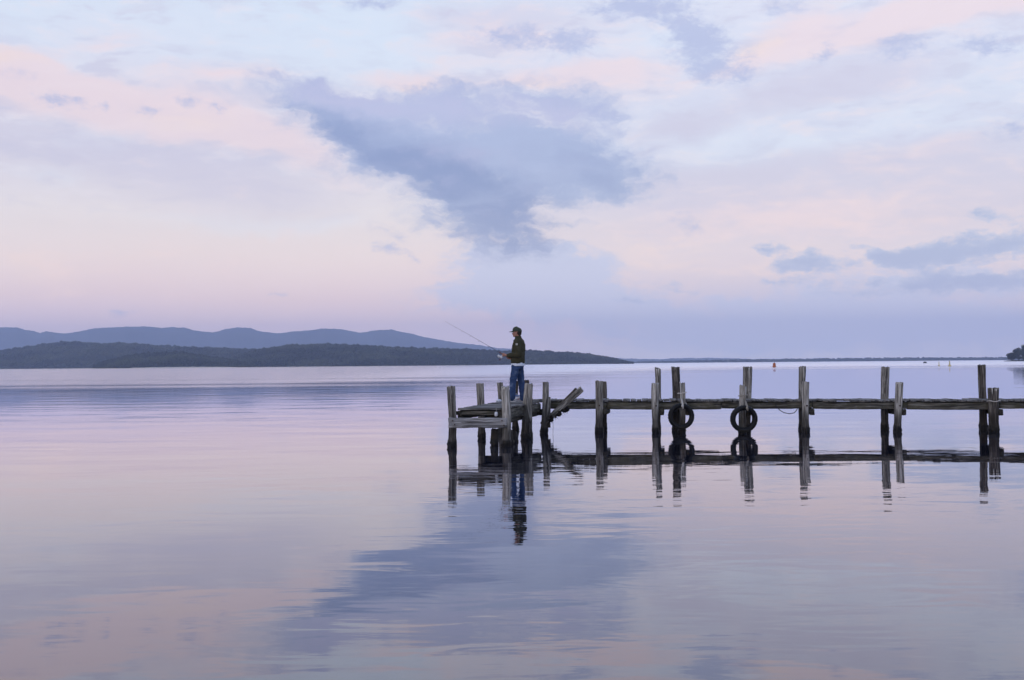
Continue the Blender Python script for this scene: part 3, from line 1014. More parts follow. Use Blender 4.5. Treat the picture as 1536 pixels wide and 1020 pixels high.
v, f, g = beam_mesh(b0, b1, 0.13, 0.15, 700, up=Vector((0, 1, 0)), n=18, rough=3.0)
local_mesh('log', v, f, M_POST, bp, g)
a0 = at_depth(836, 612.5, 27.16)
a1 = at_depth(865, 583.5, 27.1)
v, f, g = beam_mesh(a0, a1, 0.08, 0.07, 701, up=Vector((0, 1, 0)), n=10, rough=3.0)
local_mesh('splinter', v, f, M_POST_DARK, bp, g)
M_GROWTH = simple_mat('dead_weed_growth', (34, 30, 26), 0.95, 0.5, 30)
mbg = MB()
rg = random.Random(3)
for k in range(46):
    t = rg.random()
    c = at_depth(824 + 28 * t + rg.uniform(-3, 3), 630 - 19 * t + rg.uniform(-3.5, 2.5), 27.15 + rg.uniform(-0.05, 0.08))
    bmg = bmesh.new()
    bmesh.ops.create_icosphere(bmg, subdivisions=1, radius=rg.uniform(0.025, 0.06))
    mbg.add([c + v_.co * (1 + rg.uniform(-.35, .35)) for v_ in bmg.verts], [tuple(q.index for q in f_.verts) for f_ in bmg.faces])
    bmg.free()
for k in range(22):
    t = rg.random()
    c = at_depth(824 + 28 * t, 630 - 19 * t, 27.15)
    pts = [c, c + Vector((rg.uniform(-.03, .04), 0, -rg.uniform(.03, .07))), c + Vector((rg.uniform(-.05, .06), 0, -rg.uniform(.06, .13)))]
    v, f = tube_mesh(pts, 0.006, 5, 0.002)
    mbg.add(v, f)
local_mesh('weed_growth', mbg.v, mbg.f, M_GROWTH, bp)
# a thin strand of weed hanging to the water
v, f = tube_mesh([at_depth(829.5, 633, 27.1), at_depth(829.8, 640, 27.1), at_depth(829.4, 650, 27.1)], 0.004, 5)
local_mesh('weed_strand', v, f, M_GROWTH, bp)

stumps = [((742.5, 643, 742.0, 668, 11.5, 9.5), 'short black leaning stump under the jetty end, left of the front right pile', 801),
          ((764.5, 645.5, 765.0, 666, 8.5, 9.5), 'squat dark pile stump in the water just right of the front right pile', 802),
          ((771.5, 651, 772.5, 663, 7.5, 8.5), 'lowest rounded black stump in the water under the man', 803)]
for (a, lab, sd) in stumps:
    base = on_water(a[2], a[3])
    top = at_depth(a[0], a[1], base.y)
    k = base.y / F / 2
    v, f, g = post_mesh(top, base, a[4] * k, a[5] * k, sd, segs=20, notch=0.04)
    o = mesh_obj('piling_stump', [Vector(p) - Vector((base.x, base.y, 0)) for p in v], f, M_POST_DARK, None, True, g)
    o.location = (base.x, base.y, 0)
    tag(o, lab, 'stump', 'stumps of old piles under the jetty end')

# ------------------------------------------------------------------ tyre fenders
def rubber():
    m, t, o = new_mat('old_tyre_rubber')
    tc = t.new('ShaderNodeTexCoord').outputs['Object']
    n = t.noise(tc, 9.0, 6, 0.65)
    c = t.mix(t.remap(n, 0.35, 0.7), s2l((8, 8, 9)), s2l((19, 19, 21)))
    z = t.separate(tc)[2]
    low = t.remap(t.math('ADD', z, t.math('MULTIPLY', n, 0.12)), -0.15, -0.24)
    c = t.mix(t.math('MULTIPLY', low, 0.45), c, s2l((60, 57, 50)))
    principled(t, o, c, t.remap(n, 0.3, 0.7, 0.42, 0.65), bump=n, spec=0.22, bdist=0.004)
    return m


M_TYRE = rubber()
M_ROPE = simple_mat('white_rope', (188, 184, 176), 0.9, 0.25, 120)
M_ROPE_DIRTY = simple_mat('grey_rope', (140, 134, 124), 0.9, 0.3, 120)


def tyre_mesh(R=0.305, hole=0.178, width=0.175):
    prof = [(hole, -width * 0.30), (hole + 0.012, -width * 0.40), (hole + 0.03, -width * 0.48), (R - 0.05, -width * 0.52), (R - 0.018, -width * 0.46), (R - 0.004, -width * 0.38),
            (R, -width * 0.30), (R - 0.007, -width * 0.28), (R - 0.007, -width * 0.24), (R + 0.001, -width * 0.22), (R + 0.003, -width * 0.05), (R - 0.007, -width * 0.03), (R - 0.007, width * 0.03), (R + 0.003, width * 0.05),
            (R + 0.001, width * 0.22), (R - 0.007, width * 0.24), (R - 0.007, width * 0.28), (R, width * 0.30), (R - 0.004, width * 0.38), (R - 0.018, width * 0.46),
            (R - 0.05, width * 0.52), (hole + 0.03, width * 0.48), (hole + 0.012, width * 0.40), (hole, width * 0.30),
            (hole + 0.01, width * 0.22), (R - 0.028, width * 0.36), (R - 0.022, 0), (R - 0.028, -width * 0.36), (hole + 0.01, -width * 0.22)]
    n = 72
    V, Fc = [], []
    m = len(prof)
    for i in range(n):
        th = 2 * math.pi * i / n
        for k, (r, y) in enumerate(prof):
            rr = r
            if 5 <= k <= 18 and i % 3 == 0:
                rr -= 0.005
            V.append((rr * math.sin(th), y, rr * math.cos(th)))
    for i in range(n):
        j = (i + 1) % n
        for k in range(m):
            kk = (k + 1) % m
            Fc.append((i * m + k, i * m + kk, j * m + kk, j * m + k))
    return V, Fc


def tyre(px, py, D, tilt, label, post_px, post_top_py, post_key, rope_mat, R):
    c = at_depth(px, py, D)
    e = empty('tyre_fender', c)
    tag(e, label, 'tyre', 'old tyres hung on the jetty as fenders')
    v, f = tyre_mesh(R=R, hole=R * 0.655)
    t = mesh_obj('tyre', v, f, M_TYRE, e)
    t.rotation_euler = (math.radians(tilt), 0, math.radians(3))
    base, top = post_key[1], post_key[2]
    pr = 0.088
    pw = Vector((base.x, base.y, 0))
    fy = base.y - pr - 0.012
    # hanging rope: over the post top, down its face, round the tyre
    rx = at_depth(post_px, 590, fy).x
    ztop = top.z + 0.012
    pts = [Vector((rx, base.y + 0.05, ztop)), Vector((rx, base.y - 0.03, ztop + 0.006)), Vector((rx, fy, ztop - 0.012)), Vector((rx + 0.004, fy, c.z + R + 0.10)),
           Vector((rx, D - 0.112, c.z + R - 0.02)), Vector((rx + 0.006, D - 0.116, c.z + R - 0.12))]
    mbr = MB()
    v, f = tube_mesh(pts, 0.011, 8)
    mbr.add(v, f)
    pts2 = [p + Vector((0.02, 0, 0)) for p in pts[3:]]
    v, f = tube_mesh(pts2, 0.010, 8)
    mbr.add(v, f)
    # wrap round the post
    zz = top.z - 0.235
    ring = []
    for k in range(25):
        th = 2 * math.pi * k / 24
        ring.append(Vector((base.x + (pr + 0.014) * math.cos(th) + (top.x - base.x) * 0.8, base.y + (pr + 0.014) * math.sin(th), zz + 0.012 * math.cos(th))))
    v, f = tube_mesh(ring, 0.011, 8)
    mbr.add(v, f)
    ring2 = [p + Vector((0, 0, -0.26 + 0.02 * math.sin(i * 0.5))) for i, p in enumerate(ring)]
    v, f = tube_mesh(ring2, 0.009, 8)
    mbr.add(v, f)
    # knot
    kb = bmesh.new()
    bmesh.ops.create_icosphere(kb, subdivisions=2, radius=0.026)
    mbr.add([Vector((rx, D - 0.12, c.z + R - 0.06)) + Vector((q.co.x, q.co.y, q.co.z * 1.5)) for q in kb.verts], [tuple(w.index for w in f_.verts) for f_ in kb.faces])
    kb.free()
    mesh_obj('rope', [p - c for p in mbr.v], mbr.f, rope_mat, e)
    return e


pf, pg = pairs[2][0], pairs[3][0]
tyre(1021.7, 624.4, pf[1].y - 0.205, -2, 'black tyre hung by white rope wound round its pile, left of two', 1021.2, 575, pf, M_ROPE, 0.304)
tyre(1115.8, 628.4, pg[1].y - 0.215, 3, 'black tyre hung on grey rope from the split pale pile, right of two', 1117.0, 578, pg, M_ROPE_DIRTY, 0.313)

# rope ring on the thick dark pile at the right
mr = MB()
bq, tq = pairs[6][0][1], pairs[6][0][2]
zz = at_depth(1490, 601.5, bq.y).z
pts = [Vector((bq.x + 0.145 * math.cos(2 * math.pi * k / 24), bq.y + 0.145 * math.sin(2 * math.pi * k / 24), zz + 0.01 * math.sin(k))) for k in range(25)]
v, f = tube_mesh(pts, 0.009, 8)
o = mesh_obj('rope', [p - Vector((bq.x, bq.y, zz)) for p in v], f, M_ROPE)
o.location = (bq.x, bq.y, zz)
tag(o, 'pale mooring rope tied once round the thick dark pile at the right end', 'rope')
# loop of cable hanging below the walkway
D = front_y(6.6) + 0.12
pts = [at_depth(1163, 607, D), at_depth(1166, 611.5, D), at_depth(1170, 615.5, D), at_depth(1176, 619, D), at_depth(1184, 620.6, D), at_depth(1191, 619.3, D), at_depth(1195, 615.5, D), at_depth(1197, 610, D), at_depth(1197.5, 606, D)]
v, f = tube_mesh(pts, 0.009, 8)
c0 = pts[4].copy()
o = mesh_obj('cable', [p - c0 for p in v], f, simple_mat('black_cable', (38, 40, 48), 0.6))
o.location = c0
tag(o, 'thin dark cable hanging in a loop below the walkway beam', 'cable')

# ------------------------------------------------------------------ things on the platform
M_WHITE = simple_mat('white_plastic', (205, 208, 214), 0.45, 0.06, 30)
M_BLUE = simple_mat('blue_plastic', (96, 124, 176), 0.45, 0.1, 30)
foot = on_water(776.5, 602.6, 0.782)


def rbox(cx, cy, cz, sx, sy, sz, b=0.01):
    bm = bmesh.new()
    bmesh.ops.create_cube(bm, size=1.0)
    for v_ in bm.verts:
        v_.co = Vector((cx + v_.co.x * sx, cy + v_.co.y * sy, cz + v_.co.z * sz))
    bmesh.ops.bevel(bm, geom=list(bm.edges), offset=b, segments=2, affect='EDGES')
    V = [v_.co.copy() for v_ in bm.verts]
    Fc = [tuple(q.index for q in f_.verts) for f_ in bm.faces]
    bm.free()
    return V, Fc


tb = empty('bait_box', Vector((at_depth(773.6, 600, foot.y + 0.75).x, foot.y + 0.75, 0.785)))
tag(tb, 'small white and blue bait box on the deck behind the man, seen between his legs', 'box')
v, f = rbox(0, 0, 0.05, 0.20, 0.16, 0.10, 0.012)
mesh_obj('tub', v, f, M_WHITE, tb)
v, f = rbox(0, 0, 0.113, 0.215, 0.175, 0.025, 0.008)
mesh_obj('lid', v, f, M_BLUE, tb)
pts = [Vector((-0.085, 0, 0.125)), Vector((-0.08, 0, 0.15)), Vector((0, 0, 0.158)), Vector((0.08, 0, 0.15)), Vector((0.085, 0, 0.125))]
v, f = tube_mesh(pts, 0.006, 6)
mesh_obj('handle', v, f, M_WHITE, tb)

# white float wedged under the front board
wf = at_depth(744.2, 621.2, L1.y + 0.02)
fl = empty('float', wf)
tag(fl, 'small white cork float stuck under the front edge of the jetty deck', 'float')
prof = [(0.0, -0.048), (0.022, -0.045), (0.033, -0.03), (0.036, 0.0), (0.033, 0.03), (0.022, 0.045), (0.0, 0.048)]
V, Fc = [], []
for i in range(16):
    th = i * 2 * math.pi / 16
    for r, z in prof:
        V.append((max(r, 0.001) * math.cos(th), max(r, 0.001) * math.sin(th), z))
m_ = len(prof)
for i in range(16):
    for k in range(m_ - 1):
        j = (i + 1) % 16
        Fc.append((i * m_ + k, j * m_ + k, j * m_ + k + 1, i * m_ + k + 1))
mesh_obj('float_body', V, Fc, M_WHITE, fl)
v, f = tube_mesh([(0, 0, 0.046), (0.004, 0, 0.08), (0, 0.01, 0.12)], 0.004, 6)
mesh_obj('cord', v, f, M_ROPE, fl)

# crumpled white bag on deck by the back left post
bc = at_depth(748.2, 602.6, 26.3)
bm = bmesh.new()
bmesh.ops.create_icosphere(bm, subdivisions=3, radius=0.05)
for v_ in bm.verts:
    k = 1 + 0.5 * n3(v_.co.x * 40, v_.co.y * 40, v_.co.z * 40)
    v_.co = Vector((v_.co.x * 1.3 * k, v_.co.y * 1.1 * k, v_.co.z * 0.75 * k))
V = [v_.co.copy() for v_ in bm.verts]
Fc = [tuple(q.index for q in f_.verts) for f_ in bm.faces]
bm.free()
o = mesh_obj('bag', V, Fc, M_WHITE)
o.location = (bc.x, bc.y, 0.782 + 0.03)
tag(o, 'small crumpled white bag lying on the deck left of the man', 'bag')


# ------------------------------------------------------------------ the fishing man
def union_mesh(name, pieces, voxel, smooth_it, mat, parent, disp=0.0, dscale=9.0, seed=0.0, vstretch=1.0):
    """pieces: closed shells; fuse them into one continuous surface"""
    mbx = MB()
    for v_, f_ in pieces:
        mbx.add(v_, f_)
    me = bpy.data.meshes.new(name)
    me.from_pydata([tuple(p) for p in mbx.v], [], mbx.f)
    tmp = bpy.data.objects.new(name + '_tmp', me)
    COL.objects.link(tmp)
    md = tmp.modifiers.new('fuse', 'REMESH')
    md.mode = 'VOXEL'
    md.voxel_size = voxel
    md.use_smooth_shade = True
    if smooth_it:
        ms = tmp.modifiers.new('relax', 'SMOOTH')
        ms.factor = 0.5
        ms.iterations = smooth_it
    dg = bpy.context.evaluated_depsgraph_get()
    dg.update()
    ev = tmp.evaluated_get(dg)
    me2 = bpy.data.meshes.new_from_object(ev)
    bpy.data.objects.remove(tmp)
    bpy.data.meshes.remove(me)
    if disp:
        nr = [v_.normal.copy() for v_ in me2.vertices]
        for v_, nn in zip(me2.vertices, nr):
            c_ = v_.co
            d_ = n3(c_.x * dscale + seed, c_.y * dscale, c_.z * dscale * vstretch) + 0.5 * n3(c_.x * dscale * 2.3, c_.y * dscale * 2.3 + seed, c_.z * dscale * 2.3 * vstretch)
            v_.co = c_ + nn * (disp * d_)
    me2.polygons.foreach_set('use_smooth', [True] * len(me2.polygons))
    me2.materials.clear()
    me2.name = name
    return link_mesh(name, me2, mat, parent)


def rcone(p0, p1, r0, r1, segs=14, sy=1.0):
    """closed limb piece with round ends"""
    p0, p1 = Vector(p0), Vector(p1)
    d = (p1 - p0)
    L = d.length
    d = d / L
    pts, rad = [], []
    for k in range(5):
        a = math.pi / 2 * k / 5
        pts.append(p0 - d * (r0 * math.cos(a)))
        rad.append(max(r0 * math.sin(a), r0 * 0.05))
    for k in range(6):
        pts.append(p0 + d * (L * k / 5))
        rad.append(r0 + (r1 - r0) * k / 5)
    for k in range(5):
        a = math.pi / 2 * (k + 1) / 5
        pts.append(p1 + d * (r1 * math.sin(a)))
        rad.append(max(r1 * math.cos(a), r1 * 0.05))
    ref = Vector((0, 0, 1)) if abs(d.z) < 0.9 else Vector((1, 0, 0))
    e1 = (ref - d * ref.dot(d)).normalized()
    e2 = d.cross(e1)
    V, Fc = [], []
    for p, r in zip(pts, rad):
        for a in range(segs):
            th = 2 * math.pi * a / segs
            V.append(p + e1 * (r * math.cos(th)) + e2 * (r * math.sin(th)))
    n = len(pts)
    for i_ in range(n - 1):
        for a in range(segs):
            b = (a + 1) % segs
            Fc.append((i_ * segs + a, i_ * segs + b, (i_ + 1) * segs + b, (i_ + 1) * segs + a))
    Fc.append(tuple(range(segs - 1, -1, -1)))
    Fc.append(tuple((n - 1) * segs + a for a in range(segs)))
    return V, Fc


def ellip(c, r, rot=None):
    bm_ = bmesh.new()
    bmesh.ops.create_uvsphere(bm_, u_segments=20, v_segments=14, radius=1.0)
    c = Vector(c)
    V = []
    for v_ in bm_.verts:
        p = Vector((v_.co.x * r[0], v_.co.y * r[1], v_.co.z * r[2]))
        if rot is not None:
            p = rot @ p
        V.append(c + p)
    Fc = [tuple(q.index for q in f_.verts) for f_ in bm_.faces]
    bm_.free()
    return V, Fc


def loft(rings, segs=32, pw=2.3):
    """rings: (z, cx, cy, rx, ry)"""
    V, Fc = [], []
    for (z, cx, cy, rx, ry) in rings:
        for a in range(segs):
            th = 2 * math.pi * a / segs
            ca, sa = math.cos(th), math.sin(th)
            q = (abs(ca) ** pw + abs(sa) ** pw) ** (-1 / pw)
            V.append(Vector((cx + rx * ca * q, cy + ry * sa * q, z)))
    n = len(rings)
    for i_ in range(n - 1):
        for a in range(segs):
            b = (a + 1) % segs
            Fc.append((i_ * segs + a, i_ * segs + b, (i_ + 1) * segs + b, (i_ + 1) * segs + a))
    Fc.append(tuple(range(segs - 1, -1, -1)))
    Fc.append(tuple((n - 1) * segs + a for a in range(segs)))
    return V, Fc


def skin_mat():
    m, t, o = new_mat('skin')
    tc = t.new('ShaderNodeTexCoord').outputs['Object']
    n = t.noise(tc, 25.0, 4, 0.6)
    c = t.mix(t.remap(n, 0.3, 0.7), s2l((140, 98, 84)), s2l((174, 128, 110)))
    p = principled(t, o, c, 0.55, spec=0.3)
    return m


def cloth_mat(name, c1, c2, wash=None, wscale=6.0):
    m, t, o = new_mat(name)
    tc = t.new('ShaderNodeTexCoord').outputs['Object']
    n = t.noise(tc, 9.0, 5, 0.6)
    f = t.noise(t.vmath('MULTIPLY', tc, (260, 260, 120)), 1.0, 2, 0.6)
    c = t.mix(t.remap(n, 0.3, 0.7), s2l(c1), s2l(c2))
    c = t.mix(t.remap(f, 0.35, 0.7, 0, 0.35), c, s2l(tuple(min(255, int(v * 1.25)) for v in c2)))
    if wash:
        w_ = t.noise(tc, wscale, 3, 0.5)
        c = t.mix(t.remap(w_, 0.5, 0.72, 0, 0.75), c, s2l(wash))
    principled(t, o, c, 0.95, bump=f, spec=0.1, bdist=0.002)
    return m


M_SKIN = skin_mat()
M_JACKET = cloth_mat('olive_jacket', (50, 49, 37), (66, 64, 48))
M_CAP = cloth_mat('olive_cap', (48, 54, 46), (64, 70, 60))
M_JEANS = cloth_mat('blue_denim', (38, 54, 84), (56, 74, 108), wash=(108, 124, 150), wscale=5.0)
M_SHIRT = cloth_mat('white_cotton', (190, 200, 216), (206, 214, 226))
M_SHOE = simple_mat('grey_shoe', (150, 150, 156), 0.7, 0.15, 40)
M_SOLE = simple_mat('white_sole', (196, 196, 196), 0.7, 0.08, 40)
M_HAIR = cloth_mat('dark_hair', (38, 32, 30), (60, 52, 48))
M_BEIGE = cloth_mat('beige_patch', (206, 204, 192), (220, 218, 208))

HEAD = -math.radians(17)
man = empty('person_root', (0, 0, 0))
bpy.data.objects.remove(man)

# rod line in the man's own frame (he faces -x, his left side is -y)
ROD0 = Vector((-0.275, -0.095, 1.082))
RD = Vector((-0.868, 0.0, 0.497)).normalized()


def grip_hand(s, side, palm_dir, wrist):
    """a hand closed round the rod at arc position s; palm_dir: unit vector from rod to the palm"""
    c = ROD0 + RD * s
    pdv = Vector(palm_dir)
    pdv = (pdv - RD * pdv.dot(RD)).normalized()
    q = RD.cross(pdv).normalized() * side
    pcs = []
    pc = c + pdv * 0.034
    rot = Matrix((RD, q, pdv)).transposed()
    pcs.append(ellip(pc, (0.043, 0.036, 0.017), rot))
    pcs.append(rcone(Vector(wrist), pc, 0.029, 0.024))
    lens = (1.0, 1.08, 1.04, 0.86)
    for k in range(4):
        o_ = c + RD * ((1.5 - k) * 0.0195)
        l = lens[k]
        k0 = o_ + pdv * 0.030 + q * 0.026
        k1 = o_ + pdv * 0.006 + q * 0.034 * l
        k2 = o_ - pdv * 0.020 * l + q * 0.018
        k3 = o_ - pdv * 0.022 * l - q * 0.006
        pcs += [rcone(pc + RD * ((1.5 - k) * 0.018) + q * 0.012, k0, 0.0105, 0.0098, 8), rcone(k0, k1, 0.0098, 0.009, 8), rcone(k1, k2, 0.009, 0.0082, 8), rcone(k2, k3, 0.0082, 0.007, 8)]
    # thumb leaves the side of the palm near its base and closes along the rod
    t0 = pc - q * 0.03 - RD * 0.02
    t1 = c + pdv * 0.016 - q * 0.034 + RD * 0.012
    t2 = c - pdv * 0.006 - q * 0.024 + RD * 0.040
    pcs += [rcone(t0, t1, 0.0125, 0.011, 8), rcone(t1, t2, 0.011, 0.0085, 8)]
    return pcs


lw, rw = Vector((-0.185, -0.135, 1.078)), Vector((-0.115, 0.03, 1.02))
body = []
# head: skull, face, jaw, nose, brow, lips, ears, neck
body += [ellip((0.004, 0, 1.632), (0.097, 0.077, 0.105)), ellip((-0.035, 0, 1.590), (0.066, 0.062, 0.085)), ellip((-0.052, 0, 1.545), (0.048, 0.047, 0.038)),
         ellip((-0.082, 0, 1.532), (0.018, 0.022, 0.017)), rcone((-0.088, 0, 1.622), (-0.113, 0, 1.584), 0.010, 0.015, 10), ellip((-0.100, 0, 1.580), (0.014, 0.019, 0.010)),
         ellip((-0.085, 0, 1.637), (0.014, 0.045, 0.011)), ellip((-0.094, 0, 1.560), (0.010, 0.024, 0.0065)), ellip((-0.092, 0, 1.549), (0.010, 0.022, 0.007)),
         ellip((0.006, -0.080, 1.603), (0.020, 0.010, 0.034), Matrix.Rotation(0.2, 3, 'Y')), ellip((0.006, 0.080, 1.603), (0.020, 0.010, 0.034), Matrix.Rotation(0.2, 3, 'Y')),
         ellip((-0.070, -0.036, 1.598), (0.018, 0.018, 0.016)), ellip((-0.070, 0.036, 1.598), (0.018, 0.018, 0.016)),
         rcone((0.035, 0, 1.41), (0.008, 0, 1.56), 0.062, 0.056)]
# trunk and limbs (under the clothes)
body += [loft([(0.84, 0.01, 0, 0.10, 0.15), (0.93, 0.01, 0, 0.115, 0.165), (1.08, 0.01, 0, 0.105, 0.15), (1.25, 0.02, 0, 0.12, 0.17), (1.37, 0.03, 0, 0.10, 0.17), (1.44, 0.035, 0, 0.06, 0.08)])]
LS, LE = Vector((0.04, -0.185, 1.385)), Vector((0.115, -0.245, 1.10))
RS, RE = Vector((0.04, 0.185, 1.385)), Vector((0.045, 0.235, 1.10))
LH, LK, LA = Vector((-0.01, -0.085, 0.87)), Vector((-0.075, -0.125, 0.48)), Vector((-0.085, -0.145, 0.085))
RH, RK, RA = Vector((0.02, 0.088, 0.87)), Vector((0.055, 0.12, 0.48)), Vector((0.085, 0.14, 0.085))
for sh, el, wr in ((LS, LE, lw), (RS, RE, rw)):
    body += [rcone(sh, el, 0.055, 0.043), rcone(el, wr, 0.042, 0.029)]
for hp, kn, an in ((LH, LK, LA), (RH, RK, RA)):
    body += [rcone(hp, kn, 0.078, 0.054), rcone(kn, an, 0.053, 0.036), rcone(an, an + Vector((-0.13, 0, -0.045)), 0.036, 0.028)]
body += grip_hand(0.02, 1, (0.1, -1.0, 0.15), lw)
body += grip_hand(-0.10, -1, (0.25, 0.8, -0.1), rw)
man = union_mesh('person', body, 0.0052, 2, M_SKIN, None)
tag(man, 'man in olive jacket, cap and blue jeans standing on the jetty end, fishing', 'person')
man.location = (foot.x, foot.y, 0.782)
man.rotation_euler = (0, 0, HEAD)

# jacket
jk = [loft([(0.888, 0.012, 0, 0.148, 0.183), (0.92, 0.012, 0, 0.158, 0.194), (0.96, 0.015, 0, 0.160, 0.196), (1.08, 0.022, 0, 0.152, 0.192), (1.22, 0.03, 0, 0.152, 0.204), (1.32, 0.038, 0, 0.142, 0.208), (1.39, 0.042, 0, 0.122, 0.19),
            (1.435, 0.042, 0, 0.098, 0.14), (1.465, 0.036, 0, 0.083, 0.095), (1.50, 0.026, 0, 0.076, 0.08), (1.532, 0.02, 0, 0.074, 0.077)])]
for sh, el, wr in ((LS, LE, lw), (RS, RE, rw)):
    jk += [rcone(sh, el, 0.082, 0.068), rcone(el, el + (wr - el) * 0.92, 0.068, 0.050), rcone(el + (wr - el) * 0.84, el + (wr - el) * 0.95, 0.055, 0.053)]
jacket = union_mesh('jacket', jk, 0.009, 4, M_JACKET, man, disp=0.011, dscale=11.0, seed=2.0, vstretch=1.6)
# small pale badge on the upper sleeve (two short bars)
for dxp in (-0.013, 0.013):
    v, f = rbox(0.070 + dxp, -0.276, 1.335, 0.017, 0.010, 0.044, 0.003)
    mesh_obj('badge', v, f, M_BEIGE, jacket)
v, f = rbox(0.070, -0.2765, 1.322, 0.040, 0.009, 0.016, 0.003)
mesh_obj('badge', v, f, M_BEIGE, jacket)
# shirt hem showing under the jacket
sh_ = [loft([(0.832, 0.012, 0, 0.150, 0.184), (0.85, 0.012, 0, 0.153, 0.188), (0.91, 0.012, 0, 0.146, 0.180), (0.94, 0.012, 0, 0.14, 0.17)])]
union_mesh('shirt', sh_, 0.009, 2, M_SHIRT, man, disp=0.003, dscale=16.0, seed=5.0, vstretch=0.4)
# jeans
jn = [loft([(0.76, 0.0, 0, 0.128, 0.168), (0.82, 0.005, 0, 0.140, 0.176), (0.90, 0.01, 0, 0.138, 0.172), (0.93, 0.01, 0, 0.132, 0.166)])]
for hp, kn, an in ((LH, LK, LA), (RH, RK, RA)):
    jn += [rcone(hp + Vector((0, 0, -0.04)), kn, 0.102, 0.078), rcone(kn, an + Vector((0, 0, 0.0)), 0.078, 0.068), rcone(an + Vector((0.0, 0, 0.03)), an + Vector((-0.004, 0, -0.012)), 0.070, 0.069)]
union_mesh('jeans', jn, 0.009, 3, M_JEANS, man, disp=0.010, dscale=10.0, seed=8.0, vstretch=1.8)
# shoes
for an, yaw in ((LA, 0.12), (RA, -0.12)):
    rot = Matrix.Rotation(yaw, 3, 'Z')
    cc = Vector((an.x, an.y, 0))
    pcs = []
    for (x_, z_, rx_, ry_, rz_) in ((0.0, 0.062, 0.062, 0.047, 0.052), (-0.06, 0.05, 0.07, 0.047, 0.040), (-0.125, 0.042, 0.062, 0.046, 0.031), (0.03, 0.05, 0.045, 0.043, 0.042)):
        pcs.append(ellip(cc + rot @ Vector((x_, 0, z_)), (rx_, ry_, rz_), rot))
    sh1 = union_mesh('shoe', pcs, 0.008, 3, M_SHOE, man)
    sl = []
    for k in range(28):
        th = 2 * math.pi * k / 28
        sl.append(cc + rot @ Vector((-0.062 + 0.135 * math.cos(th), (0.046 + 0.006 * math.cos(th + math.pi)) * math.sin(th), 0)))
    V = [p + Vector((0, 0, 0.001)) for p in sl] + [p + Vector((0, 0, 0.022)) for p in sl]
    Fc = [(k, (k + 1) % 28, 28 + (k + 1) % 28, 28 + k) for k in range(28)] + [tuple(range(27, -1, -1)), tuple(range(28, 56))]
    mesh_obj('sole', V, Fc, M_SOLE, sh1)
# cap: crown, peak, button
V, Fc = [], []
segs_, rows_n = 36, 12
for j in range(rows_n + 1):
    t = j / rows_n
    ph = t * math.pi / 2
    for a in range(segs_):
        th = 2 * math.pi * a / segs_
        rx_, ry_ = 0.110, 0.090
        hgt = 0.104
        fz = 1.0 + (0.10 if math.cos(th) < -0.4 else 0.0) * math.sin(ph) * math.cos(ph) * 2
        seam = 1 - 0.012 * (1 if a % 6 == 0 else 0)
        V.append(Vector((0.006 + rx_ * math.cos(ph) ** 0.75 * math.cos(th) * seam * fz, ry_ * math.cos(ph) ** 0.75 * math.sin(th) * seam, 1.640 + hgt * math.sin(ph) - 0.012 * math.cos(th))))
for j in range(rows_n):
    for a in range(segs_):
        b = (a + 1) % segs_
        Fc.append((j * segs_ + a, j * segs_ + b, (j + 1) * segs_ + b, (j + 1) * segs_ + a))
Fc.append(tuple(range(segs_ - 1, -1, -1)))
cap = mesh_obj('cap', V, Fc, M_CAP, man)
V, Fc = [], []
n_ = 20
for lay in (0, 1):
    for r_ in range(7):
        q = r_ / 6
        for a in range(n_ + 1):
            th = math.pi * 0.5 + math.pi * (0.08 + 0.84 * a / n_)
            inner = Vector((0.006 + 0.106 * math.cos(th), 0.087 * math.sin(th), 0))
            outer = Vector((-0.045 + 0.155 * math.cos(th), 0.088 * math.sin(th), 0))
            p = inner.lerp(outer, q)
            p.z = 1.655 - 0.022 * q - 0.22 * abs(p.y) * abs(p.y) * 8 * q * 0.6 - (0.005 if lay else 0)
            V.append(p)
w_ = n_ + 1
for r_ in range(6):
    for a in range(n_):
        Fc.append((r_ * w_ + a, r_ * w_ + a + 1, (r_ + 1) * w_ + a + 1, (r_ + 1) * w_ + a))
        o_ = 7 * w_
        Fc.append((o_ + r_ * w_ + a, o_ + (r_ + 1) * w_ + a, o_ + (r_ + 1) * w_ + a + 1, o_ + r_ * w_ + a + 1))
for a in range(n_):
    Fc.append((6 * w_ + a, 6 * w_ + a + 1, 13 * w_ + a + 1, 13 * w_ + a))
mesh_obj('peak', V, Fc, M_CAP, cap)
v, f = ellip((0.006, 0, 1.745), (0.009, 0.009, 0.005))
mesh_obj('button', v, f, M_CAP, cap)
# hair at sides and nape
hr = [ellip((0.040, 0, 1.610), (0.068, 0.080, 0.055)), ellip((0.055, 0, 1.575), (0.045, 0.062, 0.045)), ellip((0.000, -0.062, 1.632), (0.03, 0.020, 0.022)), ellip((0.000, 0.062, 1.632), (0.03, 0.020, 0.022))]
union_mesh('hair', hr, 0.006, 2, M_HAIR, man, disp=0.003, dscale=60)
# eyes
M_EYE = simple_mat('eye_white', (220, 216, 210), 0.3, 0.03)
M_IRIS = simple_mat('dark_iris', (40, 34, 30), 0.3, 0.03)
for sy in (-1, 1):
    v, f = ellip((-0.083, sy * 0.034, 1.612), (0.010, 0.012, 0.008))
    ey = mesh_obj('eye', v, f, M_EYE, man)
    v, f = ellip((-0.091, sy * 0.034, 1.612), (0.003, 0.005, 0.005))
    mesh_obj('iris', v, f, M_IRIS, ey)

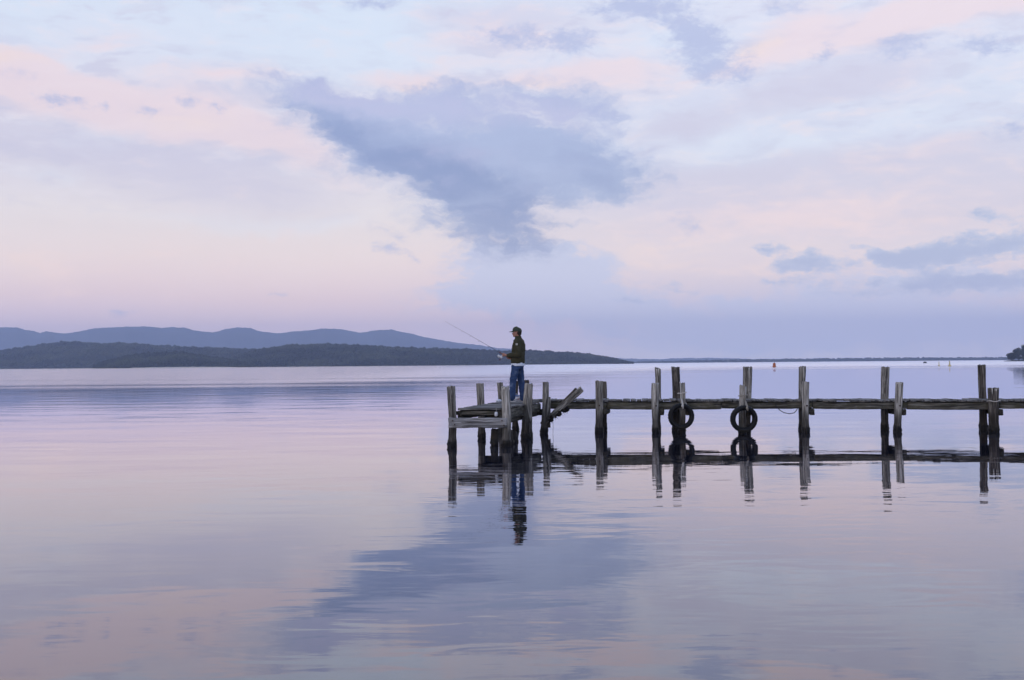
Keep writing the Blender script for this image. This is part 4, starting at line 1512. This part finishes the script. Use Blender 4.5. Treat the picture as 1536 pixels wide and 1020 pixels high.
# ------------------------------------------------------------------ fishing rod and reel
rotm = Matrix.Rotation(HEAD, 4, 'Z')
mloc = Vector((foot.x, foot.y, 0.782))
rod = empty('fishing_rod', mloc + (rotm @ ROD0))
rod.rotation_euler = (0, 0, HEAD)
tag(rod, 'long thin fishing rod with silver reel held out over the water by the man', 'fishing rod')
M_ROD = simple_mat('dark_graphite', (52, 54, 66), 0.4, 0.1, 30)
M_CORK = simple_mat('cork_grip', (120, 84, 60), 0.9, 0.3, 90)
M_SILVER = simple_mat('silver_metal', (205, 208, 212), 0.3, 0.05, 20, spec=0.5, metal=0.6)
M_RED = simple_mat('dark_red_handle', (92, 30, 38), 0.5, 0.2, 30)
M_YEL = simple_mat('yellow_tape', (170, 130, 60), 0.7, 0.2, 30)


def rp(s, bend=True):
    sag_ = 0.035 * (max(s, 0) / 1.7) ** 2
    return RD * s + Vector((0, 0, sag_ * 0.4 - sag_ * 0.9))


v, f = tube_mesh([rp(s_ * 0.05) for s_ in range(1, 35)], 0.0055, 8, 0.0010)
mesh_obj('rod_blank', v, f, M_ROD, rod)
v, f = tube_mesh([RD * s_ for s_ in (-0.17, -0.165, -0.06, 0.05, 0.12, 0.125)], 0.0125, 12, 0.0095)
mesh_obj('grip', v, f, M_CORK, rod)
v, f = tube_mesh([RD * s_ for s_ in (-0.20, -0.195, -0.175, -0.165)], 0.016, 12)
mesh_obj('butt_cap', v, f, M_YEL, rod)
v, f = tube_mesh([RD * s_ for s_ in (0.125, 0.14, 0.155)], 0.0105, 10)
mesh_obj('winding', v, f, M_RED, rod)
DN = Vector((RD.z, 0, -RD.x)) * -1
DN = (Vector((0, 0, -1)) - RD * Vector((0, 0, -1)).dot(RD)).normalized()
for k, s_ in enumerate((0.45, 0.72, 0.97, 1.2, 1.4, 1.56, 1.69)):
    r_ = 0.016 - 0.0018 * k
    c_ = rp(s_) + DN * (r_ + 0.008)
    ring = [c_ + DN * (r_ * math.cos(q_ * math.pi / 6)) + Vector((0, 1, 0)) * (r_ * math.sin(q_ * math.pi / 6)) for q_ in range(13)]
    v, f = tube_mesh(ring, 0.0022, 5)
    mesh_obj('line_guide', v, f, M_ROD, rod)
reel = None
rc = RD * 0.055 + DN * 0.085
pc = [rcone(RD * 0.055, rc, 0.010, 0.013), ellip(rc, (0.036, 0.028, 0.036))]
reel = union_mesh('reel', pc, 0.005, 2, M_SILVER, rod)
ax0, ax1 = rc + RD * 0.03, rc + RD * 0.095
V, Fc = [], []
sp_prof = [(0.0, 0.02), (0.1, 0.031), (0.25, 0.031), (0.3, 0.024), (0.75, 0.024), (0.8, 0.030), (0.95, 0.030), (1.0, 0.018)]
pts = [ax0 + (ax1 - ax0) * a for a, _ in sp_prof]
e2_ = Vector((0, 1, 0))
for p_, (_, r_) in zip(pts, sp_prof):
    for a in range(20):
        th = 2 * math.pi * a / 20
        V.append(p_ + DN * (r_ * math.cos(th)) + e2_ * (r_ * math.sin(th)))
for i_ in range(len(pts) - 1):
    for a in range(20):
        b = (a + 1) % 20
        Fc.append((i_ * 20 + a, i_ * 20 + b, (i_ + 1) * 20 + b, (i_ + 1) * 20 + a))
Fc.append(tuple(range(19, -1, -1)))
Fc.append(tuple((len(pts) - 1) * 20 + a for a in range(20)))
mesh_obj('spool', V, Fc, M_SILVER, reel)
hp = rc + Vector((0, -0.03, 0))
v, f = tube_mesh([rc, hp, hp + Vector((0, -0.02, 0)), hp + DN * 0.05 + Vector((0, -0.022, 0)) - RD * 0.02], 0.005, 8)
hd = mesh_obj('crank', v, f, M_ROD, reel)
kn = hp + DN * 0.05 + Vector((0, -0.022, 0)) - RD * 0.02
v, f = rcone(kn, kn + Vector((0, -0.035, 0)), 0.012, 0.014, 10)
mesh_obj('knob', v, f, M_RED, reel)
arc = [rc + RD * 0.06 + DN * (0.043 * math.cos(q_)) + Vector((0, 1, 0)) * (0.043 * math.sin(q_)) + RD * (0.02 * math.sin(q_)) for q_ in [math.pi * k / 10 - math.pi / 2 for k in range(11)]]
v, f = tube_mesh(arc, 0.003, 6)
mesh_obj('bail', v, f, M_SILVER, reel)

# ------------------------------------------------------------------ buoys and small far things
def buoy(px, py, w, h, col, label, kind):
    D0 = on_water(px, py)
    k = D0.y / F
    e = empty('buoy', D0)
    tag(e, label, 'buoy')
    R_, H_ = w * k / 2, h * k
    m = simple_mat(label.split()[0] + '_buoy_paint', col, 0.55, 0.2, 3)
    prof = [(0.8, -0.2), (1.0, -0.05), (1.0, 0.24), (0.95, 0.3), (0.78, 0.34), (0.76, 0.55), (0.76, 0.9), (0.7, 0.97), (0.5, 1.0)] if kind == 0 else \
           [(0.8, -0.2), (1.0, 0.0), (1.0, 0.12), (0.5, 0.22), (0.32, 0.6), (0.30, 0.85), (0.22, 1.0)]
    V, Fc = [], []
    for i_ in range(20):
        th = i_ * 2 * math.pi / 20
        for r_, z_ in prof:
            V.append((R_ * r_ * math.cos(th), R_ * r_ * math.sin(th), H_ * z_))
    m_ = len(prof)
    for i_ in range(20):
        j_ = (i_ + 1) % 20
        for q_ in range(m_ - 1):
            Fc.append((i_ * m_ + q_, j_ * m_ + q_, j_ * m_ + q_ + 1, i_ * m_ + q_ + 1))
    Fc.append(tuple(i_ * m_ + m_ - 1 for i_ in range(20)))
    mesh_obj('hull', V, Fc, m, e)
    v, f = rbox(0, 0, H_ * 1.06, R_ * 0.5, R_ * 0.5, H_ * 0.14, R_ * 0.05)
    mesh_obj('topmark', v, f, M_RUST if kind == 0 else m, e)
    return e


buoy(1161.5, 550.6, 5.4, 6.0, (168, 92, 48), 'orange and brown buoy afloat beyond the jetty between two tall piles', 0)
buoy(1424.5, 549.3, 5.0, 7.0, (196, 178, 118), 'yellow buoy afloat far off, the larger of the two yellow ones', 1)
buoy(1408.5, 548.8, 2.8, 6.0, (196, 182, 132), 'slim yellow marker buoy afloat left of the larger yellow one', 1)
buoy(1387.5, 544.8, 6.0, 2.2, (52, 50, 52), 'low dark float far off on the pale water band', 0)

# white beacon on the far shore
bz = at_depth(1092, 544, 3250)
e = empty('beacon', (bz.x, 3250, 0))
tag(e, 'thin white beacon standing at the far shore behind the jetty', 'beacon')
v, f = tube_mesh([(0, 0, -0.5), (0, 0, 5), (0, 0, 9)], 0.7, 10, 0.45)
mesh_obj('tower', v, f, M_WHITE, e)
v, f = tube_mesh([(0, 0, 9), (0, 0, 10.2)], 0.6, 10, 0.3)
mesh_obj('lantern', v, f, M_WHITE, e)

# pale beach strips below the left hills
M_SAND = simple_mat('pale_sand', (190, 180, 165), 0.95, 0.15, 0.2)

mbb = MB()
rb = random.Random(12)
V, Fc = [], []
nb = 60
for k in range(nb + 1):
    px = 196 + (352 - 196) * k / nb
    d = at_depth(px, 551, 1)
    dn = Vector((d.x, 1, 0))
    e_ = 1 + 0.5 * n3(k * 0.35, 2.0, 0.0)
    up_ = max(0.0, math.sin(math.pi * k / nb)) ** 0.5
    for dist, z in ((1478 - 6 * e_, -0.2), (1484, 0.35 * up_ * e_), (1500, 1.1 * up_ * e_), (1540, 0.6)):
        V.append((dn.x * dist, dist, z))
for k in range(nb):
    for q in range(3):
        a = k * 4 + q
        Fc.append((a, a + 1, a + 5, a + 4))
bch = mesh_obj('beach', V, Fc, M_SAND)
bch['kind'] = 'structure'

# ------------------------------------------------------------------ headland with trees at the right edge
hd_prof = [(1506, 541.6), (1512, 540.6), (1525, 540.0), (1560, 539.2), (1700, 537.5), (1900, 536)]
hill('headland', hd_prof, 1000, 1040, 1200, M_FOREST, step=2.0, rows=5, seed=51.0, canopy=0.3)
M_BARK = simple_mat('dark_bark', (58, 50, 42), 0.95, 0.3, 1.0)


def leaf_mat(name, c1, c2):
    m, t, o = new_mat(name)
    pos = t.new('ShaderNodeNewGeometry').outputs['Position']
    n = t.noise(pos, 0.5, 5, 0.65)
    c = t.mix(t.remap(n, 0.35, 0.65), c1, c2)
    principled(t, o, c, 0.9, spec=0.1)
    return m


M_LEAF = leaf_mat('dark_leaves', (0.010, 0.018, 0.007, 1), (0.038, 0.055, 0.02, 1))


def tree(px, D, hgt, wid, label, seed):
    rt = random.Random(seed)
    b = at_depth(px, 541, D)
    e = empty('tree', (b.x, D, 0.8))
    tag(e, label, 'tree', 'trees on the headland at the right edge')
    mbt = MB()
    lean = rt.uniform(-0.06, 0.06)
    v, f = tube_mesh([(0, 0, -0.8), (lean * hgt * .3, 0, hgt * 0.3), (lean * hgt * .6, 0, hgt * 0.62)], hgt * 0.035, 8, hgt * 0.014)
    mbt.add(v, f)
    tips = []
    for k in range(9):
        a = rt.uniform(0, 6.28)
        z0 = hgt * rt.uniform(0.2, 0.55)
        tip = Vector((wid * 0.42 * math.cos(a) * rt.uniform(.5, 1), wid * 0.42 * math.sin(a) * rt.uniform(.5, 1), z0 + hgt * rt.uniform(0.12, 0.36)))
        v, f = tube_mesh([(lean * z0, 0, z0), tip * 0.55 + Vector((0, 0, z0 * 0.5)), tip], hgt * 0.014, 6, hgt * 0.004)
        mbt.add(v, f)
        tips.append(tip)
    mesh_obj('trunk', mbt.v, mbt.f, M_BARK, e)
    V, Fc = [], []
    lobes = [(Vector((rt.gauss(0, wid * 0.2), rt.gauss(0, wid * 0.2), hgt * rt.uniform(0.15, 0.85))), wid * rt.uniform(0.14, 0.3)) for _ in range(26)] + [(t_, wid * 0.2) for t_ in tips]
    for c_, r_ in lobes:
        for k in range(210):
            d = Vector((rt.gauss(0, 1), rt.gauss(0, 1), rt.gauss(0, 1))).normalized() * r_ * rt.random() ** 0.4
            p = c_ + Vector((d.x, d.y, d.z * 0.75))
            if p.z < 0.3:
                continue
            s_ = rt.uniform(0.22, 0.5)
            u = Vector((rt.gauss(0, 1), rt.gauss(0, 1), rt.gauss(0, 0.6))).normalized()
            w2 = u.cross(Vector((rt.gauss(0, 1), rt.gauss(0, 1), rt.gauss(0, 1)))).normalized()
            b_ = len(V)
            V += [p + u * s_, p + w2 * s_ * 0.6, p - u * s_, p - w2 * s_ * 0.6]
            Fc.append((b_, b_ + 1, b_ + 2, b_ + 3))
    mesh_obj('crown', V, Fc, M_LEAF, e, smooth=False)


tree(1519, 1015, 7.0, 8, 'low dark bushy tree at the tip of the headland, leftmost of its clump', 61)
tree(1528, 1010, 11.5, 9, 'dark bushy tree standing behind the headland tip, mid height in its clump', 62)
tree(1541, 1025, 14.5, 12, 'tallest dark tree on the headland, cut by the right edge of the picture', 63)
tree(1560, 1020, 15.0, 13, 'dark tree further right along the headland', 64)
